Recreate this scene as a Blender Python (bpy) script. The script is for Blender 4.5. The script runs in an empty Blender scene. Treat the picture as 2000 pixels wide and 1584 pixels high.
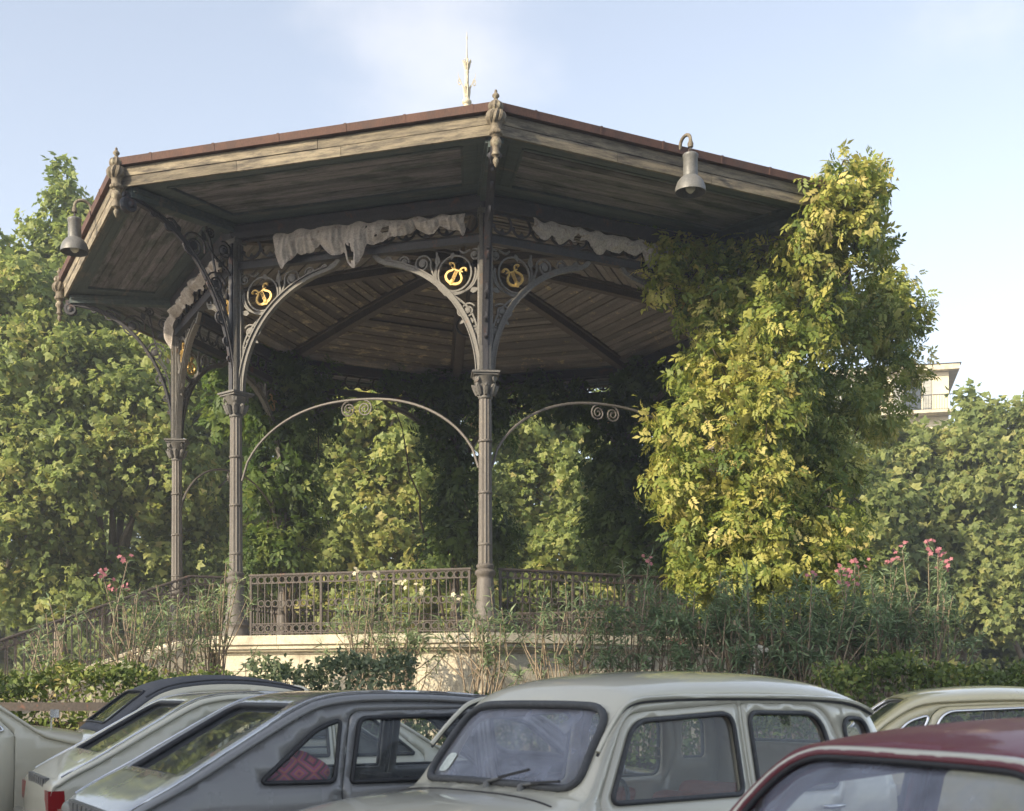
import bpy, bmesh, math, random
import numpy as np
from mathutils import Vector, Matrix, geometry

PI = math.pi
R_ = math.radians
random.seed(7)
RNG = np.random.default_rng(11)
SC = bpy.context.scene
COL = SC.collection

# ------------------------------------------------------------------ camera
CAM_Z = 1.43
F_PX, CX, CY = 2461.0, 1000.0, 1356.0
cd = bpy.data.cameras.new('camera')
cam = bpy.data.objects.new('camera', cd)
COL.objects.link(cam)
cam.location = (0, 0, CAM_Z)
cam.rotation_euler = (R_(90), 0, 0)
cd.sensor_width = 36
cd.lens = F_PX / 2000 * 36
cd.shift_y = (CY - 792) / 2000
cd.clip_end = 3000
SC.camera = cam
cd.dof.use_dof = True
cd.dof.focus_distance = 21
cd.dof.aperture_fstop = 4.5

# ------------------------------------------------------------------ light
SUN_EL, SUN_AZ = 25.0, -49.0            # azimuth of the direction the light comes from, measured from behind the camera
sdir = Vector((math.sin(R_(SUN_AZ)) * math.cos(R_(SUN_EL)), -math.cos(R_(SUN_AZ)) * math.cos(R_(SUN_EL)), math.sin(R_(SUN_EL))))
sl = bpy.data.lights.new('sun', 'SUN')
sun = bpy.data.objects.new('sun', sl)
COL.objects.link(sun)
sl.energy = 3.3
sl.angle = R_(0.6)
sl.color = (1.0, 0.85, 0.61)
sun.rotation_euler = sdir.to_track_quat('Z', 'Y').to_euler()
sun.location = (-30, -30, 40)

world = bpy.data.worlds.new('World')
SC.world = world
world.use_nodes = True
wn = world.node_tree
for n in list(wn.nodes): wn.nodes.remove(n)
def wnode(t, **k):
    n = wn.nodes.new(t)
    for a, b in k.items(): setattr(n, a, b)
    return n
sky = wnode('ShaderNodeTexSky', sky_type='NISHITA', sun_disc=False)
sky.sun_elevation = R_(SUN_EL)
sky.sun_rotation = math.atan2(sdir.x, sdir.y)
sky.altitude = 50
sky.air_density = 1.0
sky.dust_density = 1.7
sky.ozone_density = 1.6
bg = wnode('ShaderNodeBackground'); bg.inputs[1].default_value = 0.138
wo = wnode('ShaderNodeOutputWorld')
tc = wnode('ShaderNodeTexCoord')
# thin high cloud: noise over the sky direction, thickest in one bank
nz = wnode('ShaderNodeTexNoise'); nz.inputs['Scale'].default_value = 6.5; nz.inputs['Detail'].default_value = 7; nz.inputs['Roughness'].default_value = .55
mp = wnode('ShaderNodeMapping'); mp.inputs['Scale'].default_value = (1, 1, 1.6)
wn.links.new(tc.outputs['Generated'], mp.inputs[0]); wn.links.new(mp.outputs[0], nz.inputs['Vector'])
cdv = Vector((-.06, 1, .53)).normalized()
dist = wnode('ShaderNodeVectorMath', operation='DISTANCE'); dist.inputs[1].default_value = cdv
wn.links.new(tc.outputs['Generated'], dist.inputs[0])
rng = wnode('ShaderNodeMapRange'); rng.inputs[1].default_value = .13; rng.inputs[2].default_value = .0; rng.inputs[3].default_value = -.14; rng.inputs[4].default_value = .26
wn.links.new(dist.outputs['Value'], rng.inputs[0])
ad = wnode('ShaderNodeMath', operation='ADD')
wn.links.new(nz.outputs['Fac'], ad.inputs[0]); wn.links.new(rng.outputs[0], ad.inputs[1])
rp = wnode('ShaderNodeMapRange'); rp.interpolation_type = 'SMOOTHSTEP'; rp.inputs[1].default_value = .42; rp.inputs[2].default_value = .9; rp.inputs[3].default_value = 0; rp.inputs[4].default_value = .34
wn.links.new(ad.outputs[0], rp.inputs[0])
mx = wnode('ShaderNodeMix', data_type='RGBA'); mx.inputs['B'].default_value = (4.9, 4.65, 4.5, 1)
wn.links.new(rp.outputs[0], mx.inputs['Factor'])
hs = wnode('ShaderNodeHueSaturation'); hs.inputs['Saturation'].default_value = .55
wn.links.new(sky.outputs[0], hs.inputs['Color'])
wn.links.new(hs.outputs[0], mx.inputs['A'])
wn.links.new(mx.outputs['Result'], bg.inputs[0])
wn.links.new(bg.outputs[0], wo.inputs[0])

SC.view_settings.view_transform = 'Standard'
SC.view_settings.look = 'None'
SC.view_settings.gamma = 1
SC.view_settings.exposure = 1.18
SC.cycles.max_bounces = 7
SC.cycles.transparent_max_bounces = 12
SC.cycles.volume_bounces = 0
SC.cycles.volume_step_rate = 5

# ------------------------------------------------------------------ helpers
def at(px, py, y):
    """the point of the place at distance y that the photograph shows at (px, py)"""
    return Vector(((px - CX) / F_PX * y, y, CAM_Z + (CY - py) / F_PX * y))

def link(o, parent=None):
    COL.objects.link(o)
    if parent is not None: o.parent = parent
    return o
def tag(o, label=None, cat=None, group=None, kind=None):
    if label: o['label'] = label
    if cat: o['category'] = cat
    if group: o['group'] = group
    if kind: o['kind'] = kind
    return o
def empty(name, loc=(0, 0, 0), rz=0, **k):
    o = bpy.data.objects.new(name, None)
    o.empty_display_size = .2
    link(o); o.location = loc; o.rotation_euler = (0, 0, rz)
    return tag(o, **k)

class MB:
    def __init__(s): s.v = []; s.f = []
    def add(s, vs, fs):
        b = len(s.v); s.v += [tuple(v) for v in vs]; s.f += [tuple(b + i for i in f) for f in fs]; return s
    def box(s, x0, x1, y0, y1, z0, z1):
        vs = [(x, y, z) for z in (z0, z1) for y in (y0, y1) for x in (x0, x1)]
        return s.add(vs, [(0, 2, 3, 1), (4, 5, 7, 6), (0, 1, 5, 4), (2, 6, 7, 3), (0, 4, 6, 2), (1, 3, 7, 5)])
    def lathe(s, prof, n=16, c=(0, 0), flute=0.0, nf=0):
        vs = []
        for r, z in prof:
            for i in range(n):
                a = 2 * PI * i / n
                rr = r * (1 - (flute * (i % 2) if flute and not nf else 0) - (flute * .5 * (1 - math.cos(nf * a)) if nf else 0))
                vs.append((c[0] + rr * math.cos(a), c[1] + rr * math.sin(a), z))
        fs = []
        for k in range(len(prof) - 1):
            for i in range(n):
                j = (i + 1) % n
                fs.append((k * n + i, k * n + j, (k + 1) * n + j, (k + 1) * n + i))
        fs.append(tuple(range(n - 1, -1, -1))); m = (len(prof) - 1) * n
        fs.append(tuple(range(m, m + n)))
        return s.add(vs, fs)
    def tube(s, pts, r, n=6, closed=False, flat=None):
        pts = [Vector(p) for p in pts]; L = len(pts)
        rs = r if hasattr(r, '__len__') else [r] * L
        T = []
        for i in range(L):
            a = pts[i - 1] if (i > 0 or closed) else pts[i]
            b = pts[(i + 1) % L] if (i < L - 1 or closed) else pts[i]
            t = b - a
            T.append(t.normalized() if t.length > 1e-9 else Vector((0, 0, 1)))
        up = Vector((0, 0, 1)) if abs(T[0].z) < .9 else Vector((1, 0, 0))
        nrm = T[0].cross(up).normalized()
        vs = []
        for i in range(L):
            nrm = (nrm - T[i] * nrm.dot(T[i]))
            nrm = nrm.normalized() if nrm.length > 1e-6 else T[i].orthogonal().normalized()
            bi = T[i].cross(nrm)
            for k in range(n):
                a = 2 * PI * (k + .5) / n
                vs.append(pts[i] + (nrm * math.cos(a) + bi * math.sin(a)) * rs[i])
        fs = []
        for i in range(L if closed else L - 1):
            j = (i + 1) % L
            for k in range(n):
                m = (k + 1) % n
                fs.append((i * n + k, i * n + m, j * n + m, j * n + k))
        if not closed:
            fs.append(tuple(range(n - 1, -1, -1))); fs.append(tuple(range((L - 1) * n, L * n)))
        return s.add(vs, fs)
    def ribbon(s, pts, w, d, closed=False, taper=None):
        """a flat cast bar running along 2D points (x, z), w wide in that plane and d deep across it"""
        L = len(pts); P = [Vector((p[0], p[1])) for p in pts]; vs = []
        for i in range(L):
            a = P[i - 1] if (i > 0 or closed) else P[i]
            b = P[(i + 1) % L] if (i < L - 1 or closed) else P[i]
            t = (b - a); t = t.normalized() if t.length > 1e-9 else Vector((1, 0))
            nn = Vector((-t.y, t.x)) * (w / 2) * (taper[i] if taper else 1)
            for sx, sy in ((1, -1), (1, 1), (-1, 1), (-1, -1)):
                q = P[i] + nn * sx
                vs.append((q.x, sy * d / 2, q.y))
        fs = []
        for i in range(L if closed else L - 1):
            j = (i + 1) % L
            for k in range(4):
                m = (k + 1) % 4
                fs.append((i * 4 + k, j * 4 + k, j * 4 + m, i * 4 + m))
        if not closed:
            fs.append((0, 1, 2, 3)); fs.append(tuple((L - 1) * 4 + k for k in (3, 2, 1, 0)))
        return s.add(vs, fs)
    def mesh(s, name, m=None, smooth=False, auto=None):
        me = bpy.data.meshes.new(name)
        me.from_pydata(s.v, [], s.f); me.update()
        bm = bmesh.new(); bm.from_mesh(me); bmesh.ops.recalc_face_normals(bm, faces=bm.faces); bm.to_mesh(me); bm.free()
        if m: me.materials.append(m)
        if smooth:
            me.polygons.foreach_set('use_smooth', [True] * len(me.polygons))
            if auto: me.set_sharp_from_angle(angle=R_(auto))
        return me
    def build(s, name, m, parent=None, smooth=False, auto=35, **k):
        o = bpy.data.objects.new(name, s.mesh(name, m, smooth, auto))
        link(o, parent)
        return tag(o, **k)
def inst(me, name, parent=None, loc=(0, 0, 0), rot=(0, 0, 0), **k):
    o = bpy.data.objects.new(name, me); link(o, parent); o.location = loc; o.rotation_euler = rot
    return tag(o, **k)
def copy_tree(o, parent=None):
    c = o.copy(); COL.objects.link(c)
    if parent is not None: c.parent = parent
    for ch in list(o.children): copy_tree(ch, c)
    return c
def smoothobj(o, ang=35):
    me = o.data
    me.polygons.foreach_set('use_smooth', [True] * len(me.polygons))
    me.set_sharp_from_angle(angle=R_(ang))
def spiral(cx, cy, r0, r1, a0, turns, n=None):
    n = n or max(10, int(abs(turns) * 16)); out = []
    for i in range(n + 1):
        t = i / n; a = a0 + turns * 2 * PI * t; r = r0 + (r1 - r0) * t
        out.append((cx + r * math.cos(a), cy + r * math.sin(a)))
    return out
def bez(p0, p1, p2, p3, n=12):
    o = []
    for i in range(n + 1):
        t = i / n; u = 1 - t
        o.append(tuple(u * u * u * a + 3 * u * u * t * b + 3 * u * t * t * c + t * t * t * d for a, b, c, d in zip(p0, p1, p2, p3)))
    return o
def catmull(P, n=8):
    out = []
    L = len(P)
    for i in range(L - 1):
        p0 = P[max(i - 1, 0)]; p1 = P[i]; p2 = P[i + 1]; p3 = P[min(i + 2, L - 1)]
        for k in range(n):
            t = k / n
            out.append(tuple(.5 * ((2 * b) + (-a + c) * t + (2 * a - 5 * b + 4 * c - d) * t * t + (-a + 3 * b - 3 * c + d) * t ** 3) for a, b, c, d in zip(p0, p1, p2, p3)))
    out.append(tuple(P[-1]))
    return out

# ------------------------------------------------------------------ materials
def nt(name):
    m = bpy.data.materials.new(name); m.use_nodes = True
    return m, m.node_tree, m.node_tree.nodes['Principled BSDF']
def N(t, kind, **ins):
    n = t.nodes.new(kind)
    for k, v in ins.items():
        n.inputs[k.replace('_', ' ')].default_value = v
    return n
def coords(t, scale=(1, 1, 1), rot=(0, 0, 0), use='Object'):
    c = t.nodes.new('ShaderNodeTexCoord'); m = t.nodes.new('ShaderNodeMapping')
    m.inputs['Scale'].default_value = scale; m.inputs['Rotation'].default_value = rot
    t.links.new(c.outputs[use], m.inputs[0])
    return m.outputs[0]
def ramp(t, fac, stops):
    r = t.nodes.new('ShaderNodeValToRGB'); e = r.color_ramp.elements
    while len(e) < len(stops): e.new(.5)
    for i, (p, c) in enumerate(stops):
        e[i].position = p; e[i].color = (c[0], c[1], c[2], 1) if len(c) == 3 else c
    t.links.new(fac, r.inputs[0]); return r.outputs[0]
def noise(t, vec, scale, detail=5, rough=.6, dist=0):
    n = N(t, 'ShaderNodeTexNoise', Scale=scale, Detail=detail, Roughness=rough, Distortion=dist)
    t.links.new(vec, n.inputs['Vector']); return n.outputs['Fac']
def mixc(t, fac, a, b, mode='MIX'):
    m = t.nodes.new('ShaderNodeMix'); m.data_type = 'RGBA'; m.blend_type = mode
    for s, v in (('Factor', fac), ('A', a), ('B', b)):
        if isinstance(v, (int, float)): m.inputs[s].default_value = v
        elif isinstance(v, tuple): m.inputs[s].default_value = (v[0], v[1], v[2], 1)
        else: t.links.new(v, m.inputs[s])
    return m.outputs['Result']
def bump(t, p, h, strength=.4, dist=.02):
    b = N(t, 'ShaderNodeBump', Strength=strength, Distance=dist)
    t.links.new(h, b.inputs['Height']); t.links.new(b.outputs[0], p.inputs['Normal'])
def rndobj(t):
    return t.nodes.new('ShaderNodeObjectInfo').outputs['Random']
def generic(name, c1, c2, scale=6, rough=.75, stretch=(1, 1, 1), metal=0, spots=None, spot_scale=9, spot_at=(.58, .66), bmp=.3, bd=.01, fine=40, per_obj=.0, cr=(.28, .72), sst=(1, 1, 1)):
    m, t, p = nt(name)
    v = coords(t, stretch)
    f = noise(t, v, scale, 6, .65)
    c = ramp(t, f, [(cr[0], c1), (cr[1], c2)])
    g = noise(t, v, fine, 3, .6)
    c = mixc(t, .35, c, ramp(t, g, [(.3, tuple(x * .45 for x in c1)), (.7, tuple(min(1, x * 1.25) for x in c2))]))
    if spots:
        s = noise(t, coords(t, sst), spot_scale, 8, .7)
        c = mixc(t, ramp(t, s, [(spot_at[0], (0, 0, 0)), (spot_at[1], (1, 1, 1))]), c, spots)
    if per_obj:
        h = t.nodes.new('ShaderNodeHueSaturation')
        mr = N(t, 'ShaderNodeMapRange'); mr.inputs[3].default_value = 1 - per_obj; mr.inputs[4].default_value = 1 + per_obj
        t.links.new(rndobj(t), mr.inputs[0]); t.links.new(mr.outputs[0], h.inputs['Value']); t.links.new(c, h.inputs['Color']); c = h.outputs[0]
    t.links.new(c, p.inputs['Base Color'])
    p.inputs['Roughness'].default_value = rough; p.inputs['Metallic'].default_value = metal
    if bmp: bump(t, p, g, bmp, bd)
    return m
M = {}
M['iron'] = generic('iron_paint', (.088, .084, .078), (.165, .155, .14), 5, .6, spots=(.17, .085, .045), spot_scale=5, spot_at=(.6, .72))
M['iron_dark'] = generic('shade_darkened_iron_paint', (.02, .021, .027), (.046, .044, .05), 5, .6, spots=(.10, .045, .03), spot_scale=4)  # beams' shade under the eaves is darkened into this paint
M['shaft'] = generic('column_paint', (.09, .08, .07), (.155, .137, .12), 3, .6, (1, 1, .5), spots=(.26, .2, .12), spot_scale=7, spot_at=(.62, .7))
M['rail'] = generic('railing_paint', (.048, .04, .036), (.092, .074, .063), 8, .65, spots=(.17, .08, .05), spot_scale=12)
M['ornament'] = generic('ornament_paint', (.085, .07, .05), (.22, .18, .125), 9, .7, spots=(.42, .38, .27), spot_scale=6, spot_at=(.55, .68))
M['finial'] = generic('finial_paint', (.42, .38, .28), (.6, .54, .4), 9, .6, spots=(.2, .18, .15), spot_scale=9)
M['rust'] = generic('rusted_gutter', (.055, .03, .024), (.125, .06, .042), 3, .8, (1, 1, .4), spots=(.055, .038, .034), spot_scale=4, spot_at=(.5, .7), fine=60)
M['fascia'] = generic('weathered_fascia_wood', (.09, .078, .06), (.31, .262, .185), 2.9, .85, (.6, 1, 7), spots=(.07, .06, .05), spot_scale=2.2, spot_at=(.5, .64), bmp=.6, per_obj=.2, cr=(.38, .62), sst=(.8, 1, 5))
M['soffit'] = generic('weathered_soffit_board', (.088, .09, .10), (.26, .245, .255), 2.9, .85, (.5, 6, 5), spots=(.06, .075, .07), spot_scale=1.6, spot_at=(.48, .62), bmp=.6, per_obj=.3, cr=(.36, .64), sst=(.6, 2.5, 1))
M['soffit_green'] = generic('green_soffit_paint', (.05, .074, .074), (.115, .145, .142), 3, .8, (.7, 5, 5), spots=(.16, .145, .125), spot_scale=2.5, spot_at=(.54, .66), per_obj=.12, sst=(.6, 3, 1))
M['ceiling'] = generic('ceiling_lath', (.08, .075, .074), (.21, .19, .175), 3, .9, (.6, 3, 3), spots=(.33, .27, .16), spot_scale=3.2, spot_at=(.6, .66), bmp=.7, per_obj=.3)
M['ceiling_peel'] = generic('peeling_ceiling_lath', (.06, .05, .044), (.14, .12, .10), 3, .9, (.6, 3, 3), spots=(.27, .225, .145), spot_scale=4.2, spot_at=(.53, .64), bmp=.7, per_obj=.35, sst=(.7, 1.3, 1))
M['ceiling_back'] = generic('ceiling_back_boarding', (.05, .042, .038), (.10, .085, .07), 4, .95, bmp=.2)
M['zinc'] = generic('zinc_roof', (.2, .2, .2), (.3, .3, .3), 2, .5, metal=.3)
M['gold'] = generic('gilt_paint', (.36, .22, .05), (.6, .4, .11), 14, .45, metal=.25, spots=(.25, .17, .08), spot_scale=20)
M['stone'] = generic('plinth_stone', (.47, .42, .32), (.68, .62, .49), 2.2, .9, spots=(.26, .22, .17), spot_scale=2.6, spot_at=(.52, .74), bmp=.35, per_obj=.1)
M['stone_grey'] = generic('wall_stone', (.45, .4, .3), (.64, .58, .45), 2.2, .9, spots=(.25, .22, .17), spot_scale=2.4, spot_at=(.5, .75), bmp=.35, per_obj=.1)
M['redpatch'] = generic('faded_red_paint', (.33, .14, .12), (.42, .25, .2), 12, .9)
M['cloth'] = generic('dirty_canvas', (.3, .27, .25), (.56, .51, .47), 7, .95, spots=(.16, .11, .09), spot_scale=7, spot_at=(.55, .7))
M['lamp'] = generic('lamp_enamel', (.12, .12, .115), (.18, .178, .17), 4, .45, spots=(.15, .14, .12), spot_scale=6)
M['asphalt'] = generic('asphalt', (.04, .04, .042), (.07, .07, .07), 3, .9, fine=200)
M['soil'] = generic('garden_soil', (.06, .045, .03), (.12, .095, .06), 2, .95, bmp=.6, bd=.03)
M['kerb'] = generic('kerb_stone', (.28, .27, .24), (.4, .38, .34), 4, .9)
M['bark'] = generic('bark', (.12, .095, .065), (.26, .22, .16), 4, .9, (1, 1, .3), bmp=.6)
M['stem'] = generic('woody_stem', (.16, .12, .08), (.34, .27, .19), 7, .85, bmp=.3)
M['dark_stem'] = generic('vine_stem', (.05, .04, .03), (.12, .09, .06), 7, .9)
M['plaster'] = generic('cream_plaster', (.62, .54, .38), (.74, .66, .48), 1.2, .9, bmp=.1)
M['shutter'] = generic('grey_shutter', (.3, .3, .27), (.4, .4, .36), 3, .7)
M['tile'] = generic('roof_tile', (.35, .2, .12), (.5, .32, .2), 3, .9)
M['darkstone'] = generic('grey_facade', (.22, .2, .17), (.32, .29, .24), 1, .9, bmp=.1)
M['dark'] = generic('opening_shade', (.012, .012, .014), (.022, .022, .024), 3, .8, bmp=0)  # near-black, stands for the shade inside openings
M['rubber'] = generic('black_rubber', (.018, .018, .02), (.035, .035, .038), 8, .6, bmp=0)
M['grey_rubber'] = generic('grey_rubber', (.05, .052, .055), (.085, .087, .09), 8, .65, bmp=0)
M['chrome'], t_, p_ = nt('chrome'); p_.inputs['Base Color'].default_value = (.7, .7, .7, 1); p_.inputs['Metallic'].default_value = 1; p_.inputs['Roughness'].default_value = .22
M['vinyl'] = generic('dark_vinyl', (.02, .021, .025), (.035, .036, .042), 6, .5, bmp=.1)
M['interior'] = generic('dark_interior', (.03, .028, .03), (.05, .048, .05), 6, .8, bmp=0)
M['red_vinyl'] = generic('red_brown_vinyl', (.22, .06, .035), (.3, .09, .05), 4, .55, bmp=.1)
M['skai'] = generic('red_seat_cloth', (.3, .05, .04), (.38, .08, .06), 4, .6, bmp=.1)
M['headlining'] = generic('pale_headlining', (.38, .38, .36), (.46, .46, .44), 4, .9, bmp=0)
M['canvas'] = generic('black_canvas_roof', (.055, .057, .064), (.085, .088, .098), 6, .8, fine=160, bmp=.3, bd=.003)
M['lens_red'], t_, p_ = nt('red_lens'); p_.inputs['Base Color'].default_value = (.3, .015, .015, 1); p_.inputs['Roughness'].default_value = .15
M['lens_amber'], t_, p_ = nt('amber_lens'); p_.inputs['Base Color'].default_value = (.55, .2, .1, 1); p_.inputs['Roughness'].default_value = .15
M['bulb'], t_, p_ = nt('frosted_bulb'); p_.inputs['Base Color'].default_value = (.62, .6, .5, 1); p_.inputs['Roughness'].default_value = .25
def paint(name, c, rough=.32, dust=.25, spot=None, coat=1):
    m, t, p = nt(name)
    v = coords(t)
    f = noise(t, v, 2.3, 6, .6)
    g = noise(t, v, 90, 3, .7)
    cc = mixc(t, ramp(t, f, [(.35, (0, 0, 0)), (.8, (dust,) * 3)]), c, tuple(min(1, x * .8 + .06) for x in c))
    cc = mixc(t, ramp(t, g, [(.55, (0, 0, 0)), (.75, (.18,) * 3)]), cc, (.36, .33, .27))
    t.links.new(cc, p.inputs['Base Color'])
    t.links.new(ramp(t, f, [(.3, (rough * .8,) * 3), (.8, (rough * 1.5,) * 3)]), p.inputs['Roughness'])
    p.inputs['Coat Weight'].default_value = coat; p.inputs['Coat Roughness'].default_value = .05
    bump(t, p, noise(t, v, 1.6, 2, .4), .05, .05)
    return m
def glass(name, tint=(.93, .95, .95), haze=.06, hazec=(.5, .55, .6)):
    m, t, p = nt(name)
    for n in list(t.nodes):
        if n.type != 'OUTPUT_MATERIAL': t.nodes.remove(n)
    out = t.nodes['Material Output']
    tr = t.nodes.new('ShaderNodeBsdfTransparent'); tr.inputs[0].default_value = (*tint, 1)
    gl = t.nodes.new('ShaderNodeBsdfGlossy'); gl.inputs['Roughness'].default_value = .02
    df = t.nodes.new('ShaderNodeBsdfDiffuse'); df.inputs[0].default_value = (*hazec, 1)  # bluish diffuse share stands for dust and sky sheen
    lw = t.nodes.new('ShaderNodeFresnel'); bk = t.nodes.new('ShaderNodeNewGeometry'); mi_ = t.nodes.new('ShaderNodeMapRange'); mi_.inputs[3].default_value = 1.5; mi_.inputs[4].default_value = 1 / 1.5
    t.links.new(bk.outputs['Backfacing'], mi_.inputs[0]); t.links.new(mi_.outputs[0], lw.inputs[0])
    a = t.nodes.new('ShaderNodeMixShader'); b = t.nodes.new('ShaderNodeMixShader')
    dn = noise(t, coords(t), 5, 6, .6)
    t.links.new(ramp(t, dn, [(.3, (haze * .5,) * 3), (.75, (haze * 1.8,) * 3)]), a.inputs[0])
    t.links.new(tr.outputs[0], a.inputs[1]); t.links.new(df.outputs[0], a.inputs[2])
    t.links.new(lw.outputs[0], b.inputs[0]); t.links.new(a.outputs[0], b.inputs[1]); t.links.new(gl.outputs[0], b.inputs[2])
    t.links.new(b.outputs[0], out.inputs[0])
    return m
M['glass'] = glass('car_glass')
M['glass_dust_sky'] = glass('dust_and_sky_windscreen_glass', haze=.3, hazec=(.42, .45, .55))  # stronger film: dust plus sky reflection put into the colour
M['window_glass'], t_, p_ = nt('window_glass'); p_.inputs['Base Color'].default_value = (.04, .05, .06, 1); p_.inputs['Roughness'].default_value = .08
def leafmat(name, stops, transl=.35, rough=.5):
    m, t, p = nt(name)
    a = t.nodes.new('ShaderNodeAttribute'); a.attribute_name = 'tint'
    c = ramp(t, a.outputs['Fac'], stops)
    t.links.new(c, p.inputs['Base Color']); p.inputs['Roughness'].default_value = rough
    p.inputs['Specular IOR Level'].default_value = .3
    tl = t.nodes.new('ShaderNodeBsdfTranslucent')
    h = t.nodes.new('ShaderNodeHueSaturation'); h.inputs['Value'].default_value = 1.25; h.inputs['Saturation'].default_value = 1.1
    t.links.new(c, h.inputs['Color']); t.links.new(h.outputs[0], tl.inputs[0])
    mx = t.nodes.new('ShaderNodeMixShader'); mx.inputs[0].default_value = transl
    t.links.new(p.outputs[0], mx.inputs[1]); t.links.new(tl.outputs[0], mx.inputs[2])
    t.links.new(mx.outputs[0], t.nodes['Material Output'].inputs[0])
    return m
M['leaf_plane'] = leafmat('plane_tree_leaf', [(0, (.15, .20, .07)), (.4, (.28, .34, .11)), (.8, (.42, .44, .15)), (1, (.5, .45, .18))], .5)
M['leaf_far'] = leafmat('distant_plane_leaf', [(0, (.15, .20, .07)), (.5, (.29, .34, .12)), (1, (.44, .43, .16))], .5)
M['leaf_wist'] = leafmat('climber_leaf', [(0, (.10, .15, .035)), (.35, (.23, .28, .06)), (.7, (.43, .42, .11)), (1, (.58, .50, .18))])
M['leaf_climber_shade'] = leafmat('shaded_climber_leaf', [(0, (.055, .095, .03)), (.5, (.11, .17, .045)), (1, (.24, .28, .07))], .45)  # darker leaf colour carries the shade on the back climbers
M['leaf_oleander'] = leafmat('oleander_leaf', [(0, (.14, .20, .11)), (.5, (.24, .32, .17)), (.85, (.33, .39, .2)), (1, (.46, .45, .24))], .3)
M['leaf_hedge'] = leafmat('hedge_leaf', [(0, (.07, .10, .03)), (.5, (.14, .19, .05)), (.9, (.25, .27, .07)), (1, (.38, .31, .11))], .2, .4)
M['leaf_hedge_shade'] = leafmat('shaded_hedge_leaf', [(0, (.08, .11, .055)), (.6, (.16, .20, .11)), (1, (.28, .31, .18))], .2, .4)  # cooler leaf colour carries the shade on the middle hedge
M['petal'] = leafmat('flower_petal', [(0, (.42, .13, .16)), (1, (.6, .3, .32))], .4)
M['petal_white'] = leafmat('white_petal', [(0, (.7, .62, .4)), (1, (.8, .75, .6))], .4)

# ------------------------------------------------------------------ foliage
def unit(a):
    return a / np.maximum(np.linalg.norm(a, axis=1, keepdims=True), 1e-9)
def proto_kites(kites, bend=.0):
    """leaf blades as kites: (x, y, angle, length, width) in the leaf's own plane; x runs along the leaf"""
    V = []
    for x, y, a, l, w in kites:
        ca, sa = math.cos(a), math.sin(a)
        for u, v, h in ((0, 0, 0), (l * .45, -w / 2, .12 * w), (l, 0, -.1 * l), (l * .45, w / 2, .12 * w)):
            X = x + u * ca - v * sa; Y = y + u * sa + v * ca
            V.append((X, Y, h - bend * X * X))
    return np.array(V)
P_PLANE = proto_kites([(0, 0, 0, 1, .72), (.0, 0, .9, .82, .6), (.0, 0, -.9, .82, .6)], .3)
P_HEDGE = proto_kites([(0, 0, 0, 1, .55)], .1)
P_GRAPE = proto_kites([(0, 0, 0, 1, .8), (.0, 0, 1.2, .75, .6), (.0, 0, -1.2, .75, .6)], .15)
P_WIST = proto_kites([(.08 + .22 * i, s * .02, s * .95, .46, .22) for i in range(3) for s in (-1, 1)] + [(.7, 0, 0, .46, .22)], .35)
P_NEEDLE = proto_kites([(0, 0, 0, 1, .16)], .25)
P_PETAL = proto_kites([(0, 0, a, 1, .8) for a in (0, 1.257, 2.513, 3.77, 5.027)], -.2)
def leaves(name, P, pos, axis, nrm, size, tint, mat, parent=None, kind=None):
    pos = np.asarray(pos, float); n = len(pos)
    ax = unit(axis); nn = nrm - ax * np.sum(nrm * ax, axis=1, keepdims=True); nn = unit(nn); bi = np.cross(nn, ax)
    V = (P[None, :, 0, None] * ax[:, None, :] + P[None, :, 1, None] * bi[:, None, :] + P[None, :, 2, None] * nn[:, None, :]) * size[:, None, None] + pos[:, None, :]
    k = len(P); V = V.reshape(-1, 3).astype(np.float32)
    me = bpy.data.meshes.new(name)
    nv = n * k; nf = nv // 4
    me.vertices.add(nv); me.vertices.foreach_set('co', V.ravel())
    me.loops.add(nv); me.loops.foreach_set('vertex_index', np.arange(nv, dtype=np.int32))
    me.polygons.add(nf); me.polygons.foreach_set('loop_start', np.arange(0, nv, 4, dtype=np.int32))
    at_ = me.attributes.new('tint', 'FLOAT', 'FACE'); at_.data.foreach_set('value', np.repeat(tint, k // 4).astype(np.float32))
    me.update(calc_edges=True); me.materials.append(mat)
    o = bpy.data.objects.new(name, me); link(o, parent)
    if kind: o['kind'] = kind
    return o
def rdir(n):
    return unit(RNG.normal(size=(n, 3)))
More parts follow.
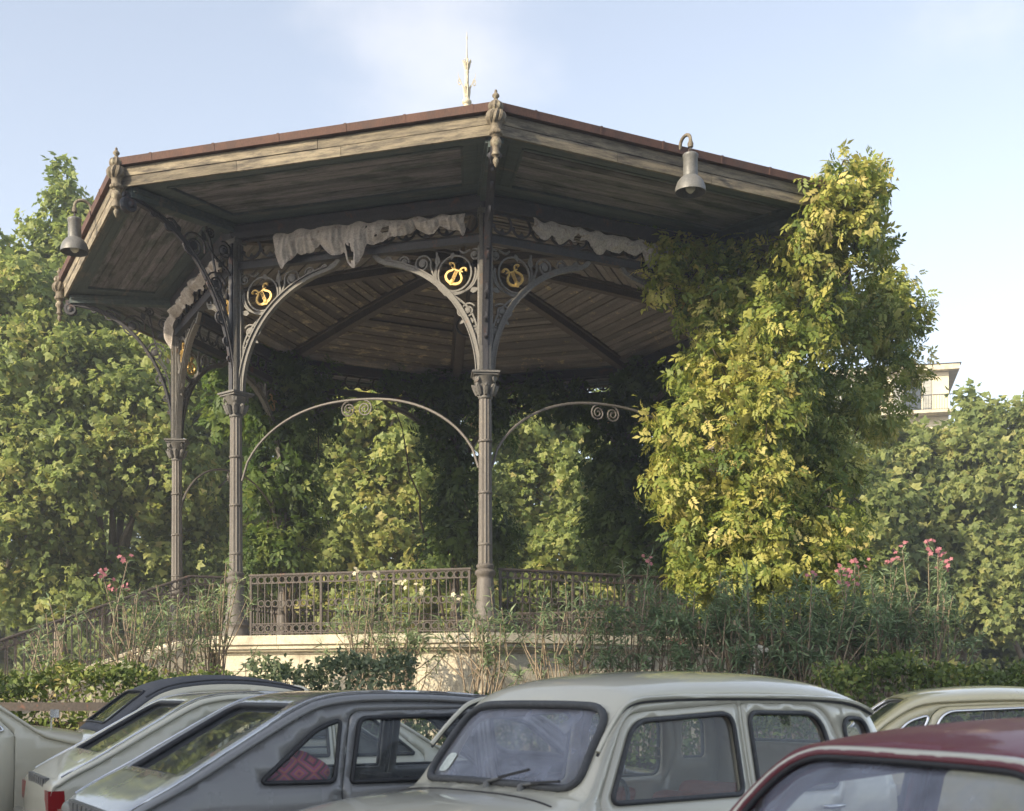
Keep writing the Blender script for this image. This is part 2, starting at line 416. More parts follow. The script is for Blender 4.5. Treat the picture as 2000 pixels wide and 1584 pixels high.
def blob_leaves(blobs, clump, per, leaf, dens=1.0, shell=(.72, 1.04), back=1.0, up=.5, droop=.3, tint=(.4, .2), inner=.15, mask=None):
    """clumps of leaves over ellipsoids (x, y, z, rx, ry, rz[, tint shift]); returns pos, axis, normal, size, tint"""
    PO, AX, NO, SZ, TI = [], [], [], [], []
    for b in blobs:
        c = np.array(b[:3]); r = np.array(b[3:6]); ts = b[6] if len(b) > 6 else 0
        area = 4 * PI * ((r[0] * r[1]) ** 1.6 / 3 + (r[0] * r[2]) ** 1.6 / 3 + (r[1] * r[2]) ** 1.6 / 3) ** (1 / 1.6)
        nc = max(4, int(area / (clump * clump * 3.2) * dens))
        d = rdir(nc)
        keep = (d[:, 1] < .25) | (RNG.random(nc) < back); d = d[keep]; nc = len(d)
        # lumpy surface
        lump = 1 + .13 * np.sin(d[:, 0] * 5 + c[0] * 3) * np.cos(d[:, 2] * 6 + c[2]) + .08 * np.sin(d[:, 1] * 9 + d[:, 2] * 7 + c[1])
        rad = RNG.uniform(shell[0], shell[1], nc) * lump
        inn = RNG.random(nc) < inner; rad[inn] *= RNG.uniform(.3, .85, inn.sum())
        cc = c + d * r * rad[:, None]
        ctint = RNG.normal(0, tint[1] * .8, nc)
        out = unit(d / r)
        nl = per
        off = np.clip(RNG.normal(size=(nc, nl, 3)), -1.7, 1.7) * clump * .42
        p = (cc[:, None, :] + off).reshape(-1, 3)
        o3 = np.repeat(out, nl, axis=0)
        m = len(p)
        offn = unit(off.reshape(-1, 3))
        nrm = unit(o3 * .7 + offn * .6 + np.array([0, 0, up]) + RNG.normal(size=(m, 3)) * .45)
        axis = unit(o3 * .5 + offn * .5 + np.array([0, 0, -droop]) + RNG.normal(size=(m, 3)) * .6)
        PO.append(p); AX.append(axis); NO.append(nrm)
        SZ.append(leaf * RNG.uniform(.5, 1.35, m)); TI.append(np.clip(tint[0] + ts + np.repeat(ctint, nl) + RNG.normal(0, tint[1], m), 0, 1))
    r = [np.concatenate(x) for x in (PO, AX, NO, SZ, TI)]
    if mask is not None:
        k = mask(r[0]); r = [x[k] for x in r]
    return r
# ================================================================== the ground
XC, YC, T0, RC, RE = -.902, 25.2, 4.92, 5.69, 7.84
T8 = math.tan(PI / 8)
AC, AE = RC * math.cos(PI / 8), RE * math.cos(PI / 8)
ZF, ZCAP, ZS = 2.37, 6.40, 9.13
FACE = [R_(T0 + 22.5 + 45 * k) for k in range(8)]       # 0 right front, 7 left front, 6 stairs
CORN = [R_(T0 + 45 * k) for k in range(8)]              # 0 the near corner, 7 left of it, 1 right of it

MB().add([(-600, -400, 0), (600, -400, 0), (600, 900, 0), (-600, 900, 0)], [(0, 1, 2, 3)]).build('ground', M['asphalt'], kind='structure')
def sheet(pts, z): return MB().add([(x, y, z) for x, y in pts], [tuple(range(len(pts)))])
sheet([(-30, 13.1), (30, 13.1), (30, 58), (-30, 58)], .06).build('garden_bed', M['soil'], kind='structure')
kb = MB()
for i in range(30):
    x = -30 + i * 2
    kb.box(x + .01, x + 1.99, 12.95, 13.1, 0, .13)
kb.build('kerb', M['kerb'], kind='structure')

# ================================================================== bandstand
band = empty('bandstand', (XC, YC, 0), label='old octagonal iron and wood bandstand on a pale stone plinth, half overgrown', cat='bandstand')
def cpt(k, r=RC): return (r * math.sin(CORN[k]), -r * math.cos(CORN[k]))
def fstrip(mb, prof, f0=-1, f1=1):
    n = len(prof)
    vs = [(f * ap * T8, -ap, z) for f in (f0, f1) for ap, z in prof]
    fs = [tuple(range(n)), tuple(range(2 * n - 1, n - 1, -1))] + [(i, n + i, n + (i + 1) % n, (i + 1) % n) for i in range(n)]
    return mb.add(vs, fs)
def F_mesh(name, prof, mat, f0=-1, f1=1):
    return fstrip(MB(), prof, f0, f1).mesh(name, mat)

# --- plinth: wall faces of coursed stones, a moulded cornice, the floor
AW, AP = (RC + .28) * math.cos(PI / 8), (RC + .5) * math.cos(PI / 8)
oct_ = lambda r: [(r * math.sin(a), -r * math.cos(a)) for a in CORN]
MB().add([(x, y, z) for z in (0, 2.2) for x, y in oct_(RC + .25)], [tuple(range(7, -1, -1)), tuple(range(8, 16))] + [(i, (i + 1) % 8, 8 + (i + 1) % 8, 8 + i) for i in range(8)]).build('plinth_core', M['stone_grey'], band)
MB().add([(x, y, z) for z in (2.2, ZF - .02) for x, y in oct_(RC + .1)], [tuple(range(7, -1, -1)), tuple(range(8, 16))] + [(i, (i + 1) % 8, 8 + (i + 1) % 8, 8 + i) for i in range(8)]).build('platform_floor', M['stone_grey'], band)
courses = [(.06, .62, 4), (.628, 1.21, 4), (1.218, 1.80, 4), (1.808, 2.06, 3)]
smesh = []
for ci, (z0, z1, n) in enumerate(courses):
    off = .12 * (ci % 2)
    cuts = [-1] + [-1 + 2 * (i + off * 2) / n for i in range(1, n)] + [1]
    for a, b in zip(cuts[:-1], cuts[1:]):
        smesh.append(F_mesh('stone', [(AW - .1, z0), (AW, z0), (AW, z1), (AW - .1, z1)], M['stone'], a + .002, b - .002))
cprof = [(AW - .1, 2.07), (AW + .02, 2.07), (AW + .03, 2.10), (AP - .10, 2.12), (AP - .09, 2.15), (AP - .05, 2.155), (AP - .05, 2.20), (AP, 2.225), (AP, ZF), (AW - .45, ZF)]
cmesh = [F_mesh('slab', cprof, M['stone'], -1 + .5 * i + .0015, -.5 + .5 * i - .0015) for i in range(4)]
for k in range(8):
    if k in (2, 3, 4): continue
    w = MB().box(-.01, .01, -AW + .2, -AW + .22, 1, 1.1).build('plinth_wall', M['stone_grey'], band); w.rotation_euler.z = FACE[k]
    for i, me in enumerate(smesh):
        s = inst(me, 'stone', w); s.location.y = -random.random() * .006
    c = MB().box(-.01, .01, -AW + .2, -AW + .22, 2.22, 2.26).build('cornice', M['stone'], band); c.rotation_euler.z = FACE[k]
    for me in cmesh:
        s = inst(me, 'slab', c); s.location.z = random.uniform(-.004, .003)
for k in (2, 3, 4):
    w = fstrip(MB(), cprof).build('cornice', M['stone'], band); w.rotation_euler.z = FACE[k]
# a faded patch of red paint on the cornice edge of the right front face
o = MB().box(.92, 1.3, -AP - .004, -AP + .0, 2.245, 2.345).build('paint_patch', M['redpatch'], band, label='faded red painted patch with worn white digits on the cornice edge'); o.rotation_euler.z = FACE[0]

# --- columns
shaft = MB().lathe([(.115, 3.40), (.11, 3.55), (.102, 4.9), (.097, 6.02)], 48, flute=.12, nf=12)
for z in (4.55, 5.35, 3.75): shaft.lathe([(.106, z - .02), (.113, z - .012), (.113, z + .012), (.106, z + .02)], 24)
m_shaft = shaft.mesh('column', M['shaft'], True, 50)
m_ped = MB().lathe([(r * .8, z) for r, z in [(.30, ZF), (.30, ZF + .07), (.27, ZF + .1), (.255, ZF + .16), (.28, ZF + .2), (.25, ZF + .25), (.215, ZF + .32), (.18, ZF + .55), (.165, ZF + .83), (.15, ZF + .86), (.17, ZF + .89), (.20, ZF + .92), (.205, ZF + .96), (.165, ZF + .99), (.15, ZF + 1.0), (.175, ZF + 1.03), (.175, ZF + 1.06), (.14, ZF + 1.08)]], 24).mesh('pedestal', M['shaft'], True, 50)
cap = MB().lathe([(.098, 6.0), (.11, 6.01), (.11, 6.04), (.10, 6.05), (.105, 6.12), (.14, 6.24), (.2, 6.33), (.17, 6.345)], 24)
cap.box(-.19, .19, -.19, .19, 6.345, 6.375); cap.box(-.215, .215, -.215, .215, 6.375, 6.405)
for i in range(4):                                       # volutes and leaves
    a = PI / 4 + i * PI / 2
    for s in (-1, 1):
        q = spiral(0, 0, .055, .012, PI / 2, -1.6 * s, 16)
        cap.tube([(math.cos(a) * (.19) + math.cos(a + PI / 2) * x * .7, math.sin(a) * .19 + math.sin(a + PI / 2) * x * .7, 6.29 + z) for x, z in q], .013, 5)
    for j in range(2):
        b = a + j * PI / 4
        cap.tube([(math.cos(b) * r, math.sin(b) * r, z) for r, z in ((.12, 6.06), (.145, 6.13), (.175, 6.19), (.2, 6.2), (.2, 6.17))], [.035, .045, .038, .028, .012], 6)
m_cap = cap.mesh('capital', M['iron'], True, 50)
post = MB()
post.box(-.085, .085, -.085, .085, 6.405, ZS - .02)
for s in (-1, 1):
    for q in (-.06, 0, .06):
        post.box(q - .012, q + .012, s * .085 - .012, s * .085 + .012, 6.45, ZS - .3)
        post.box(s * .085 - .012, s * .085 + .012, q - .012, q + .012, 6.45, ZS - .3)
post.box(-.12, .12, -.12, .12, ZS - .28, ZS - .2)
m_post = post.mesh('post', M['iron'])
for k in range(8):
    x, y = cpt(k)
    c = inst(m_shaft, 'column', band, (x, y, 0), (0, 0, CORN[k]))
    for me, nm in ((m_ped, 'pedestal'), (m_cap, 'capital'), (m_post, 'post')): inst(me, nm, c)

# --- arch brackets in the faces, with scrollwork and gilt lyres
def leafshape(mb, x, z, a, l, w, d=.02):
    pts = [(0, 0), (.3 * l, w * .5), (.6 * l, w * .42), (l, 0), (.6 * l, -w * .42), (.3 * l, -w * .5)]
    vs = [(x + p * math.cos(a) - q * math.sin(a), s * d / 2, z + p * math.sin(a) + q * math.cos(a)) for s in (-1, 1) for p, q in pts]
    mb.add(vs, [tuple(range(6)), tuple(range(11, 5, -1))] + [(i, i + 6, (i + 1) % 6 + 6, (i + 1) % 6) for i in range(6)])
def boss(mb, x, z, r, d=.05):
    n = 12
    vs = [(x + r * math.cos(2 * PI * i / n), s * d / 2, z + r * math.sin(2 * PI * i / n)) for s in (-1, 1) for i in range(n)] + [(x, -d * .8, z), (x, d * .8, z)]
    mb.add(vs, [(i, (i + 1) % n, 2 * n) for i in range(n)] + [(n + i, n + (i + 1) % n, 2 * n + 1) for i in range(n)] + [(i, (i + 1) % n, n + (i + 1) % n, n + i) for i in range(n)])
def arch_bracket_mesh(sx):
    mb = MB(); mb_d = MB()
    TA = [R_(80) * i / 22 for i in range(23)]
    arc = [(2.02 - 1.92 * math.cos(t), 1.92 * math.sin(t)) for t in TA] + [(1.80, 1.95), (1.87, 2.03)]
    mb.ribbon(arc, .075, .06); 
    mb.ribbon([(2.02 - 1.955 * math.cos(t), 1.955 * math.sin(t)) for t in TA], .02, .12)
    mb.ribbon([(2.02 - 1.88 * math.cos(t), 1.88 * math.sin(t)) for t in TA], .016, .10)
    W, D = .026, .035
    cx, cz, r = .50, 1.60, .275
    mb.ribbon(spiral(cx, cz, r, r, 0, 1, 28)[:-1], W, D, True)
    mb.ribbon(spiral(cx, cz, r + .07, r + .05, R_(170), .32, 14), W, D)
    mb.ribbon(spiral(cx, cz, r + .07, r + .05, R_(-80), .33, 14), W, D)
    # stems from the post and the arc
    mb.ribbon(bez((.12, .45), (.1, .8), (.2, 1.1), (.62, 1.31), 14), W * 1.1, D)
    mb.ribbon(bez((.12, 1.62), (.13, 1.4), (.25, 1.26), (.60, 1.30), 12), W, D)
    for (x, z, rr, a0, tn) in ((.28, 1.0, .125, 2.6, -1.5), (.185, .68, .075, 2.6, -1.5), (.15, .44, .045, 2.6, -1.4), (1.04, 1.80, .15, 3.6, -1.6), (1.36, 1.87, .09, 3.4, -1.4), (.17, 1.86, .09, 1.2, 1.4), (1.62, 1.93, .045, 3.4, -1.3)):
        mb.ribbon(spiral(x, z, rr, rr * .3, a0, tn), W * .9, D); boss(mb, x, z, rr * .38)
    mb.ribbon(bez((.40, 1.18), (.46, 1.05), (.48, .95), (.40, .93), 8), W * .8, D)
    mb.ribbon(bez((.80, 1.50), (.84, 1.62), (.78, 1.8), (.80, 1.96), 8), W * 1.1, D)
    mb.ribbon(bez((.82, 1.50), (.86, 1.66), (.92, 1.7), (.90, 1.82), 8), W, D)
    mb.ribbon(bez((.24, 1.95), (.34, 1.9), (.36, 1.88), (.42, 1.96), 8), W, D)
    for (x, z, a, l, w) in ((.25, 1.3, 2.9, .15, .09), (.79, 1.74, 1.57, .2, .09), (.34, .86, -.6, .1, .05), (.52, 1.93, -1.2, .12, .07), (.2, .8, 1.2, .1, .05), (1.18, 1.72, .4, .12, .06), (.6, 1.28, .5, .14, .09)):
        leafshape(mb, x, z, a, l, w)
    mb.box(.06, .115, -.04, .04, .02, 1.98)
    for p in (mb,): p.v = [(x * sx, y, z) for x, y, z in p.v]
    return mb.mesh('arch_bracket', M['iron'], True, 30)
def lyre_mesh(sx):
    mb = MB(); tilt = .45
    for s in (-1, 1):
        P = bez((0, -.16), (s * .19, -.15), (s * .19, .0), (s * .085, .05), 10) + bez((s * .085, .05), (s * .03, .12), (s * .09, .20), (s * .16, .17), 7)[1:]
        n = len(P)
        mb.ribbon(P, .042, .03, taper=[1.1 - .6 * i / n for i in range(n)])
        boss(mb, s * .165, .15, .024, .035)
    mb.ribbon([(-.12, .10), (0, .085), (.12, .10)], .02, .03)
    for q in (-.025, .0, .025): mb.ribbon([(q, -.1), (q, .09)], .009, .02)
    leafshape(mb, 0, -.2, PI / 2, .12, .1, .035); boss(mb, 0, -.13, .04, .045)
    out = []
    for x, y, z in mb.v:
        X = x * math.cos(tilt) + z * math.sin(tilt); Z = -x * math.sin(tilt) + z * math.cos(tilt)
        out.append(((.50 - X * .88) * sx, y, 1.58 + Z * .88))
    mb.v = out
    return mb.mesh('lyre', M['gold'], True, 40)
for sx in (1, -1):
    mbm, lm = arch_bracket_mesh(sx), lyre_mesh(sx)
    for k in range(8):
        x, y = cpt(k)
        b = inst(mbm, 'arch_bracket', band, (x, y, ZCAP), (0, 0, CORN[k] + sx * R_(22.5)))
        inst(lm, 'lyre', b)
# --- eave brackets reaching out to the roof corners
def eave_mesh():
    mb = MB(); A, B = 2.0, 2.62
    arc = lambda o: [(.06 + (A + o) - (A + o) * math.cos(t), (B + o) * math.sin(t) - o * .2) for t in [PI / 2 * i / 26 for i in range(27)]]
    mb.ribbon(arc(0), .07, .06); mb.ribbon(arc(.035), .02, .12); mb.ribbon(arc(-.035), .016, .10)
    W, D = .028, .035
    for (x, z, rr, a0, tn) in ((.30, 1.18, .13, 2.6, -1.6), (.19, .82, .08, 2.6, -1.5), (.14, .55, .045, 2.6, -1.4), (.42, 1.72, .2, 3.0, -1.7), (.85, 2.22, .24, 3.4, -1.7), (1.28, 2.42, .13, 3.4, -1.6), (1.58, 2.52, .07, 3.4, -1.5), (.25, 2.3, .15, 1.2, 1.6), (.52, 2.5, .09, 0, 1.4)):
        mb.ribbon(spiral(x, z, rr, rr * .28, a0, tn), W * .9, D); boss(mb, x, z, rr * .3)
    mb.ribbon(bez((.12, .6), (.1, 1.2), (.2, 1.5), (.62, 1.75), 12), W, D)
    mb.ribbon(bez((.2, 1.4), (.5, 1.8), (.4, 2.2), (.6, 2.6), 12), W, D)
    mb.ribbon(bez((.1, 1.9), (.2, 2.1), (.5, 2.1), (.58, 2.35), 12), W, D)
    for (x, z, a, l, w) in ((.35, 2.0, 2.2, .16, .08), (.62, 2.35, 1.2, .18, .09), (1.08, 2.38, .9, .14, .07), (.16, 1.5, 1.4, .14, .07)): leafshape(mb, x, z, a, l, w)
    mb.box(.06, .115, -.04, .04, .02, 2.74)
    mb.box(.06, 2.12, -.035, .035, 2.64, 2.7)
    sp = spiral(2.02, 2.52, .12, .03, PI / 2, -1.5)
    mb.ribbon(sp, .05, .12); boss(mb, 2.02, 2.52, .05, .14)
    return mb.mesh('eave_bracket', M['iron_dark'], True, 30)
em = eave_mesh()
for k in range(8):
    x, y = cpt(k); inst(em, 'eave_bracket', band, (x, y, ZCAP), (0, 0, CORN[k] - PI / 2), kind=None)

# --- beams and the openwork frieze between them
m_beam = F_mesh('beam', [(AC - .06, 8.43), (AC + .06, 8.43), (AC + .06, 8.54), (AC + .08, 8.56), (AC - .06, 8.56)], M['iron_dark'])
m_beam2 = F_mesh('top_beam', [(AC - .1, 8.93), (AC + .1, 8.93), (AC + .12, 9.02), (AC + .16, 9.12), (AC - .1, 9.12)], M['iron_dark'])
fr = MB(); n = 12; L = AC * T8 - .12
for i in range(n):
    x = -L + (i + .5) * 2 * L / n
    fr.ribbon(spiral(x, 8.77, .16, .16, R_(200), .78, 14), .03, .03)
    boss(fr, x - .15, 8.72, .03, .04)
    leafshape(fr, x, 8.60, PI / 2, .1, .07)
fr.ribbon([(-L, 8.9), (L, 8.9)], .03, .04)
fr.v = [(x, y - AC, z) for x, y, z in fr.v]
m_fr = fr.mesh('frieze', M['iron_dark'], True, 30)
hoop = MB(); L = AC * T8 - .11
hp = [(-L + 2 * L * i / 40, 0) for i in range(41)]
hz = lambda x: 4.95 + 1.20 * (1 - abs(x / L) ** 2.3) ** .62
# thin iron hoop springing from the shafts, with a double scroll under its crown
hoop.tube([(x, -AC, hz(x)) for x, _ in hp], .022, 6)
for s in (-1, 1):
    hoop.tube([(s * (x), -AC, z) for x, z in spiral(.14, hz(0) - .15, .13, .02, PI / 2, -2.1 if True else 0, 34)], .013, 5)
m_hoop = hoop.mesh('arch_hoop', M['shaft'], True, 50)
for k in range(8):
    for me, nm in ((m_beam, 'beam'), (m_beam2, 'top_beam'), (m_fr, 'frieze'), (m_hoop, 'arch_hoop')):
        if nm == 'arch_hoop' and k in (2, 3, 4, 6): continue
        inst(me, nm, band, (0, 0, 0), (0, 0, FACE[k]))

# --- eaves: boarded soffit panels in a painted frame
A0_, A1_ = AC + .12, AE - .02
zs = lambda a: ZS + .02 + (a - AC) / (AE - AC) * .06
def sprof(a, b, d0, d1): return [(a, zs(a) + d0), (b, zs(b) + d0), (b, zs(b) + d1), (a, zs(a) + d1)]
BI, BO, BS = A0_ + .34, A1_ - .30, .83
brd = []
NB = 9
for i in range(NB):
    a = BI + (BO - BI) * i / NB; b = BI + (BO - BI) * (i + 1) / NB
    brd.append(F_mesh('board', sprof(a + .004, b - .004, .03 + .004 * (i % 3), .055), M['soffit'], -BS, BS))
fb = MB()
for a, b in ((A0_, A0_ + .16), (A0_ + .168, BI), (BO, BO + .145), (BO + .152, A1_)):
    fstrip(fb, sprof(a, b, 0, .05))
for s in (-1, 1):
    for q in (0, 1):
        f0, f1 = BS + .085 * q + (.003 if q else 0), BS + .085 * (q + 1)
        fstrip(fb, sprof(BI + .002, BO - .002, .004, .05), *sorted((s * f0, s * f1)))
fstrip(fb, sprof(A0_, A1_, .06, .075))
m_sf = fb.mesh('soffit_frame', M['soffit_green'])
trim = MB()
for a, b, f0, f1 in ((BI - .03, BI + .01, -BS, BS), (BO - .01, BO + .03, -BS, BS)): fstrip(trim, sprof(a, b, -.012, .03), f0, f1)
for s in (-1, 1): fstrip(trim, sprof(BI, BO, -.012, .03), *sorted((s * (BS - .003), s * (BS + .012))))
m_trim = trim.mesh('moulding', M['soffit_green'])
m_hip = MB().box(-.09, .09, -(RE - .12), -(RC + .05), ZS - .1, ZS + .05).box(-.13, .13, -(RE - .14), -(RC + .07), ZS - .03, ZS + .045).mesh('hip_beam', M['soffit_green'])
# fascia boards, gutter, roof
AF = AE
fas1 = [F_mesh('fascia_board', [(AF - .04, 9.16), (AF, 9.16), (AF + .012, 9.30), (AF - .04, 9.30)], M['fascia'], a, b) for a, b in ((-1, -.34), (-.338, .22), (.222, 1))]
fas2 = [F_mesh('fascia_board', [(AF - .03, 9.306), (AF + .02, 9.306), (AF + .03, 9.44), (AF - .03, 9.44)], M['fascia'], a, b) for a, b in ((-1, .1), (.103, 1))]
gut = MB(); fstrip(gut, [(AF - .02, 9.452), (AF + .10, 9.452), (AF + .115, 9.56), (AF - .02, 9.56)])
for f in (-.8, -.45, -.1, .25, .55, .88): fstrip(gut, [(AF - .01, 9.447), (AF + .107, 9.447), (AF + .122, 9.566), (AF - .01, 9.566)], f, f + .012)
m_gut = gut.mesh('gutter', M['rust'])
m_roof = F_mesh('roof_slope', [(AF, 9.565), (AF + .06, 9.57), (.1, 12.98), (.1, 12.9)], M['zinc'])
# inner ceiling: narrow laths rising to the middle
zc = lambda a: 9.12 + 1.06 * (1 - (a / 5.15) ** 1.25)
NL = 30; ca = [5.12 - (5.12 - .45) * i / NL for i in range(NL + 1)]
laths = []
for i in range(NL):
    a, b = ca[i] - .012, ca[i + 1] + .012
    dz = .012 * (i % 2)
    laths.append(F_mesh('lath', [(b, zc(b) + dz), (a, zc(a) + dz), (a, zc(a) + .025 + dz), (b, zc(b) + .025 + dz)], M['ceiling'], -.985, .985))
cb = MB(); 
for i in range(0, NL, 3):
    a, b = ca[i], ca[min(i + 3, NL)]
    fstrip(cb, [(b, zc(b) + .05), (a, zc(a) + .05), (a, zc(a) + .07), (b, zc(b) + .07)])
m_cb = cb.mesh('ceiling_backing', M['ceiling_back'])
m_ct = F_mesh('ceiling_trim', [(4.78, zc(4.78) - .07), (5.0, zc(5.0) - .05), (5.0, zc(5.0)), (4.78, zc(4.78))], M['ceiling'])
rib = MB(); rp_ = [(-(RC - .12) + (RC - .5) * i / 12) for i in range(13)]
for x0, x1, dz0, dz1 in ((-.09, .09, -.2, .03), (-.15, .15, -.06, .04)):
    vs = []
    for yy in rp_:
        z = zc(max(.4, -yy * math.cos(PI / 8)))
        vs += [(x0, yy, z + dz0), (x1, yy, z + dz0), (x1, yy, z + dz1), (x0, yy, z + dz1)]
    fs = [(i * 4 + a, i * 4 + (a + 1) % 4, i * 4 + 4 + (a + 1) % 4, i * 4 + 4 + a) for i in range(12) for a in range(4)] + [(0, 1, 2, 3), (51, 50, 49, 48)]
    rib.add(vs, fs)
m_rib = rib.mesh('ceiling_rib', M['ceiling_back'])
# corner ornament: turned urn above, turned drop below
def gad(mb, z0, z1, r0, r1, n=10, tw=.5):      # twisted gadroons
    for i in range(n):
        a0 = 2 * PI * i / n
        mb.tube([((r0 + (r1 - r0) * math.sin(PI * t)) * math.cos(a0 + tw * t), (r0 + (r1 - r0) * math.sin(PI * t)) * math.sin(a0 + tw * t), z0 + (z1 - z0) * t) for t in (0, .2, .4, .6, .8, 1)], [.012, .03, .036, .036, .03, .012], 6)
orn = MB()
orn.lathe([(.012, 9.73), (.022, 9.71), (.018, 9.69), (.03, 9.68), (.05, 9.655), (.05, 9.635), (.03, 9.615), (.02, 9.6), (.035, 9.59), (.05, 9.53), (.095, 9.46), (.075, 9.43)], 16)
orn.lathe([(.07, 9.45), (.10, 9.42), (.115, 9.35), (.10, 9.28), (.075, 9.25), (.075, 9.16), (.085, 9.15), (.09, 9.12), (.07, 9.10), (.05, 9.07), (.075, 9.03), (.08, 8.99), (.05, 8.95), (.045, 8.9), (.06, 8.85), (.06, 8.83), (.03, 8.81), (.025, 8.79), (.04, 8.77), (.042, 8.74), (.022, 8.69), (.005, 8.665)], 16)
gad(orn, 9.26, 9.44, .075, .115); gad(orn, 9.43, 9.56, .05, .075, 10, .2); gad(orn, 9.1, 9.17, .06, .065, 12, 0)
m_orn = orn.mesh('corner_ornament', M['ornament'], True, 50)
for k in range(8):
    x, y = cpt(k, RE + .09)
    inst(m_orn, 'corner_ornament', band, (x, y, 0), (0, 0, CORN[k]))
    inst(m_hip, 'hip_beam', band, (0, 0, 0), (0, 0, CORN[k]))
    inst(m_rib, 'ceiling_rib', band, (0, 0, 0), (0, 0, CORN[k]))
    f = inst(m_sf, 'soffit', band, (0, 0, 0), (0, 0, FACE[k]))
    inst(m_trim, 'moulding', f)
    for i, me in enumerate(brd):
        b = inst(me, 'board', f); b.location.z = random.uniform(-.004, .006)
    if k == 0:                                            # a board of the right front soffit has dropped at one end
        b.location.z = 0
    for me in fas1 + fas2:
        b = inst(me, 'fascia_board', band, (0, 0, random.uniform(-.004, .004)), (0, 0, FACE[k]))
    inst(m_gut, 'gutter', band, (0, 0, random.uniform(-.004, .004)), (0, 0, FACE[k]))
    inst(m_roof, 'roof_slope', band, (0, 0, 0), (0, 0, FACE[k]))
    c = inst(m_cb, 'ceiling', band, (0, 0, 0), (0, 0, FACE[k]))
    inst(m_ct, 'moulding', c)
    for i, me in enumerate(laths):
        if random.random() < .03: continue
        l = inst(me, 'lath', c, (0, 0, random.uniform(-.006, .004)))
        if k in (4, 5): l.material_slots[0].link = 'OBJECT'; l.material_slots[0].material = M['ceiling_peel']
# spire on the roof
fin = MB()
fin.lathe([(.45, 12.85), (.30, 13.0), (.12, 13.16), (.11, 13.22), (.17, 13.25), (.17, 13.29), (.11, 13.32), (.105, 13.36), (.075, 13.6), (.085, 13.62)], 20)
fin.lathe([(.075, 13.6), (.07, 13.75), (.065, 13.84), (.08, 13.86), (.08, 13.9), (.06, 13.92), (.085, 13.97), (.09, 14.02), (.05, 14.05), (.035, 14.1), (.012, 14.5), (.028, 14.55), (.03, 14.57), (.012, 14.6), (.01, 14.66), (.002, 14.7)], 16)
for i in range(8):
    a = i * PI / 4 + .3
    fin.tube([(math.cos(a) * r, math.sin(a) * r, z) for r, z in ((.06, 13.92), (.1, 14.0), (.115, 14.06), (.16, 14.1), (.17, 14.08))], [.02, .03, .028, .018, .006], 5)
    fin.tube([(math.cos(a) * r, math.sin(a) * r, z) for r, z in ((.09, 13.34), (.105, 13.46), (.12, 13.56), (.17, 13.6))], [.02, .03, .022, .005], 5)
for i in range(4):
    a = i * PI / 2 + .1
    fin.tube([(math.cos(a) * r, math.sin(a) * r, z) for r, z in [(.07, 13.55), (.16, 13.6), (.24, 13.72)] + [(x, z) for x, z in spiral(.26, 13.66, .07, .02, PI / 2, -1.2, 12)]], .014, 5)
    fin.tube([(math.cos(a) * r, math.sin(a) * r, z) for r, z in ((.22, 13.68), (.3, 13.78), (.32, 13.88))], [.012, .014, .003], 4)
fin.v = [(x * .56, y * .56, z) for x, y, z in fin.v]
fin.build('roof_finial', M['finial'], band, True, 50)
hk = MB(); hk.tube([(0, 0, 10.2), (0, 0, 9.0)], .012, 5); hk.tube([(x, 0, z) for x, z in spiral(0, 8.8, .2, .2, 0, 1, 24)[:-1]], .022, 6, True)
hk.build('hanging_ring', M['iron_dark'], band, True)

# --- stairs on the left face
st_ = empty('stone_stairs', (XC, YC, 0), FACE[6], label='stone steps with sloping side walls on the left side of the plinth', cat='stairs')
y0 = -AP
for i in range(15):
    z = ZF - .155 * (i + 1)
    MB().box(-1.85, 1.85, y0 - .38 * (i + 1), y0 - .38 * i + .03, max(0, z - .3), z).build('step', M['stone_grey'], st_)
for s in (-1, 1):
    x0, x1 = sorted((s * 1.86, s * 2.12)); L = 5.7
    y1 = y0 - L
    vs = [(x, y, z) for x in (x0, x1) for y, z in ((y0 + .05, 0), (y0 + .05, ZF - .12), (y0 - .25, ZF - .12), (y1, ZF - .12 - .385 * (L - .25)), (y1, 0))]
    MB().add(vs, [(4, 3, 2, 1, 0), (5, 6, 7, 8, 9)] + [(i, (i + 1) % 5, 5 + (i + 1) % 5, 5 + i) for i in range(5)]).build('side_wall', M['stone'], st_)
    vs = [(x, y, z) for x in (x0 - .04, x1 + .04) for y, z in ((y0 + .05, ZF - .118), (y0 + .05, ZF - .03), (y0 - .27, ZF - .03), (y1, ZF - .03 - .385 * (L - .25)), (y1, ZF - .118 - .385 * (L - .25)), (y0 - .25, ZF - .118))]
    MB().add(vs, [(5, 4, 3, 2, 1, 0), (6, 7, 8, 9, 10, 11)] + [(i, (i + 1) % 6, 6 + (i + 1) % 6, 6 + i) for i in range(6)]).build('coping', M['stone'], st_)

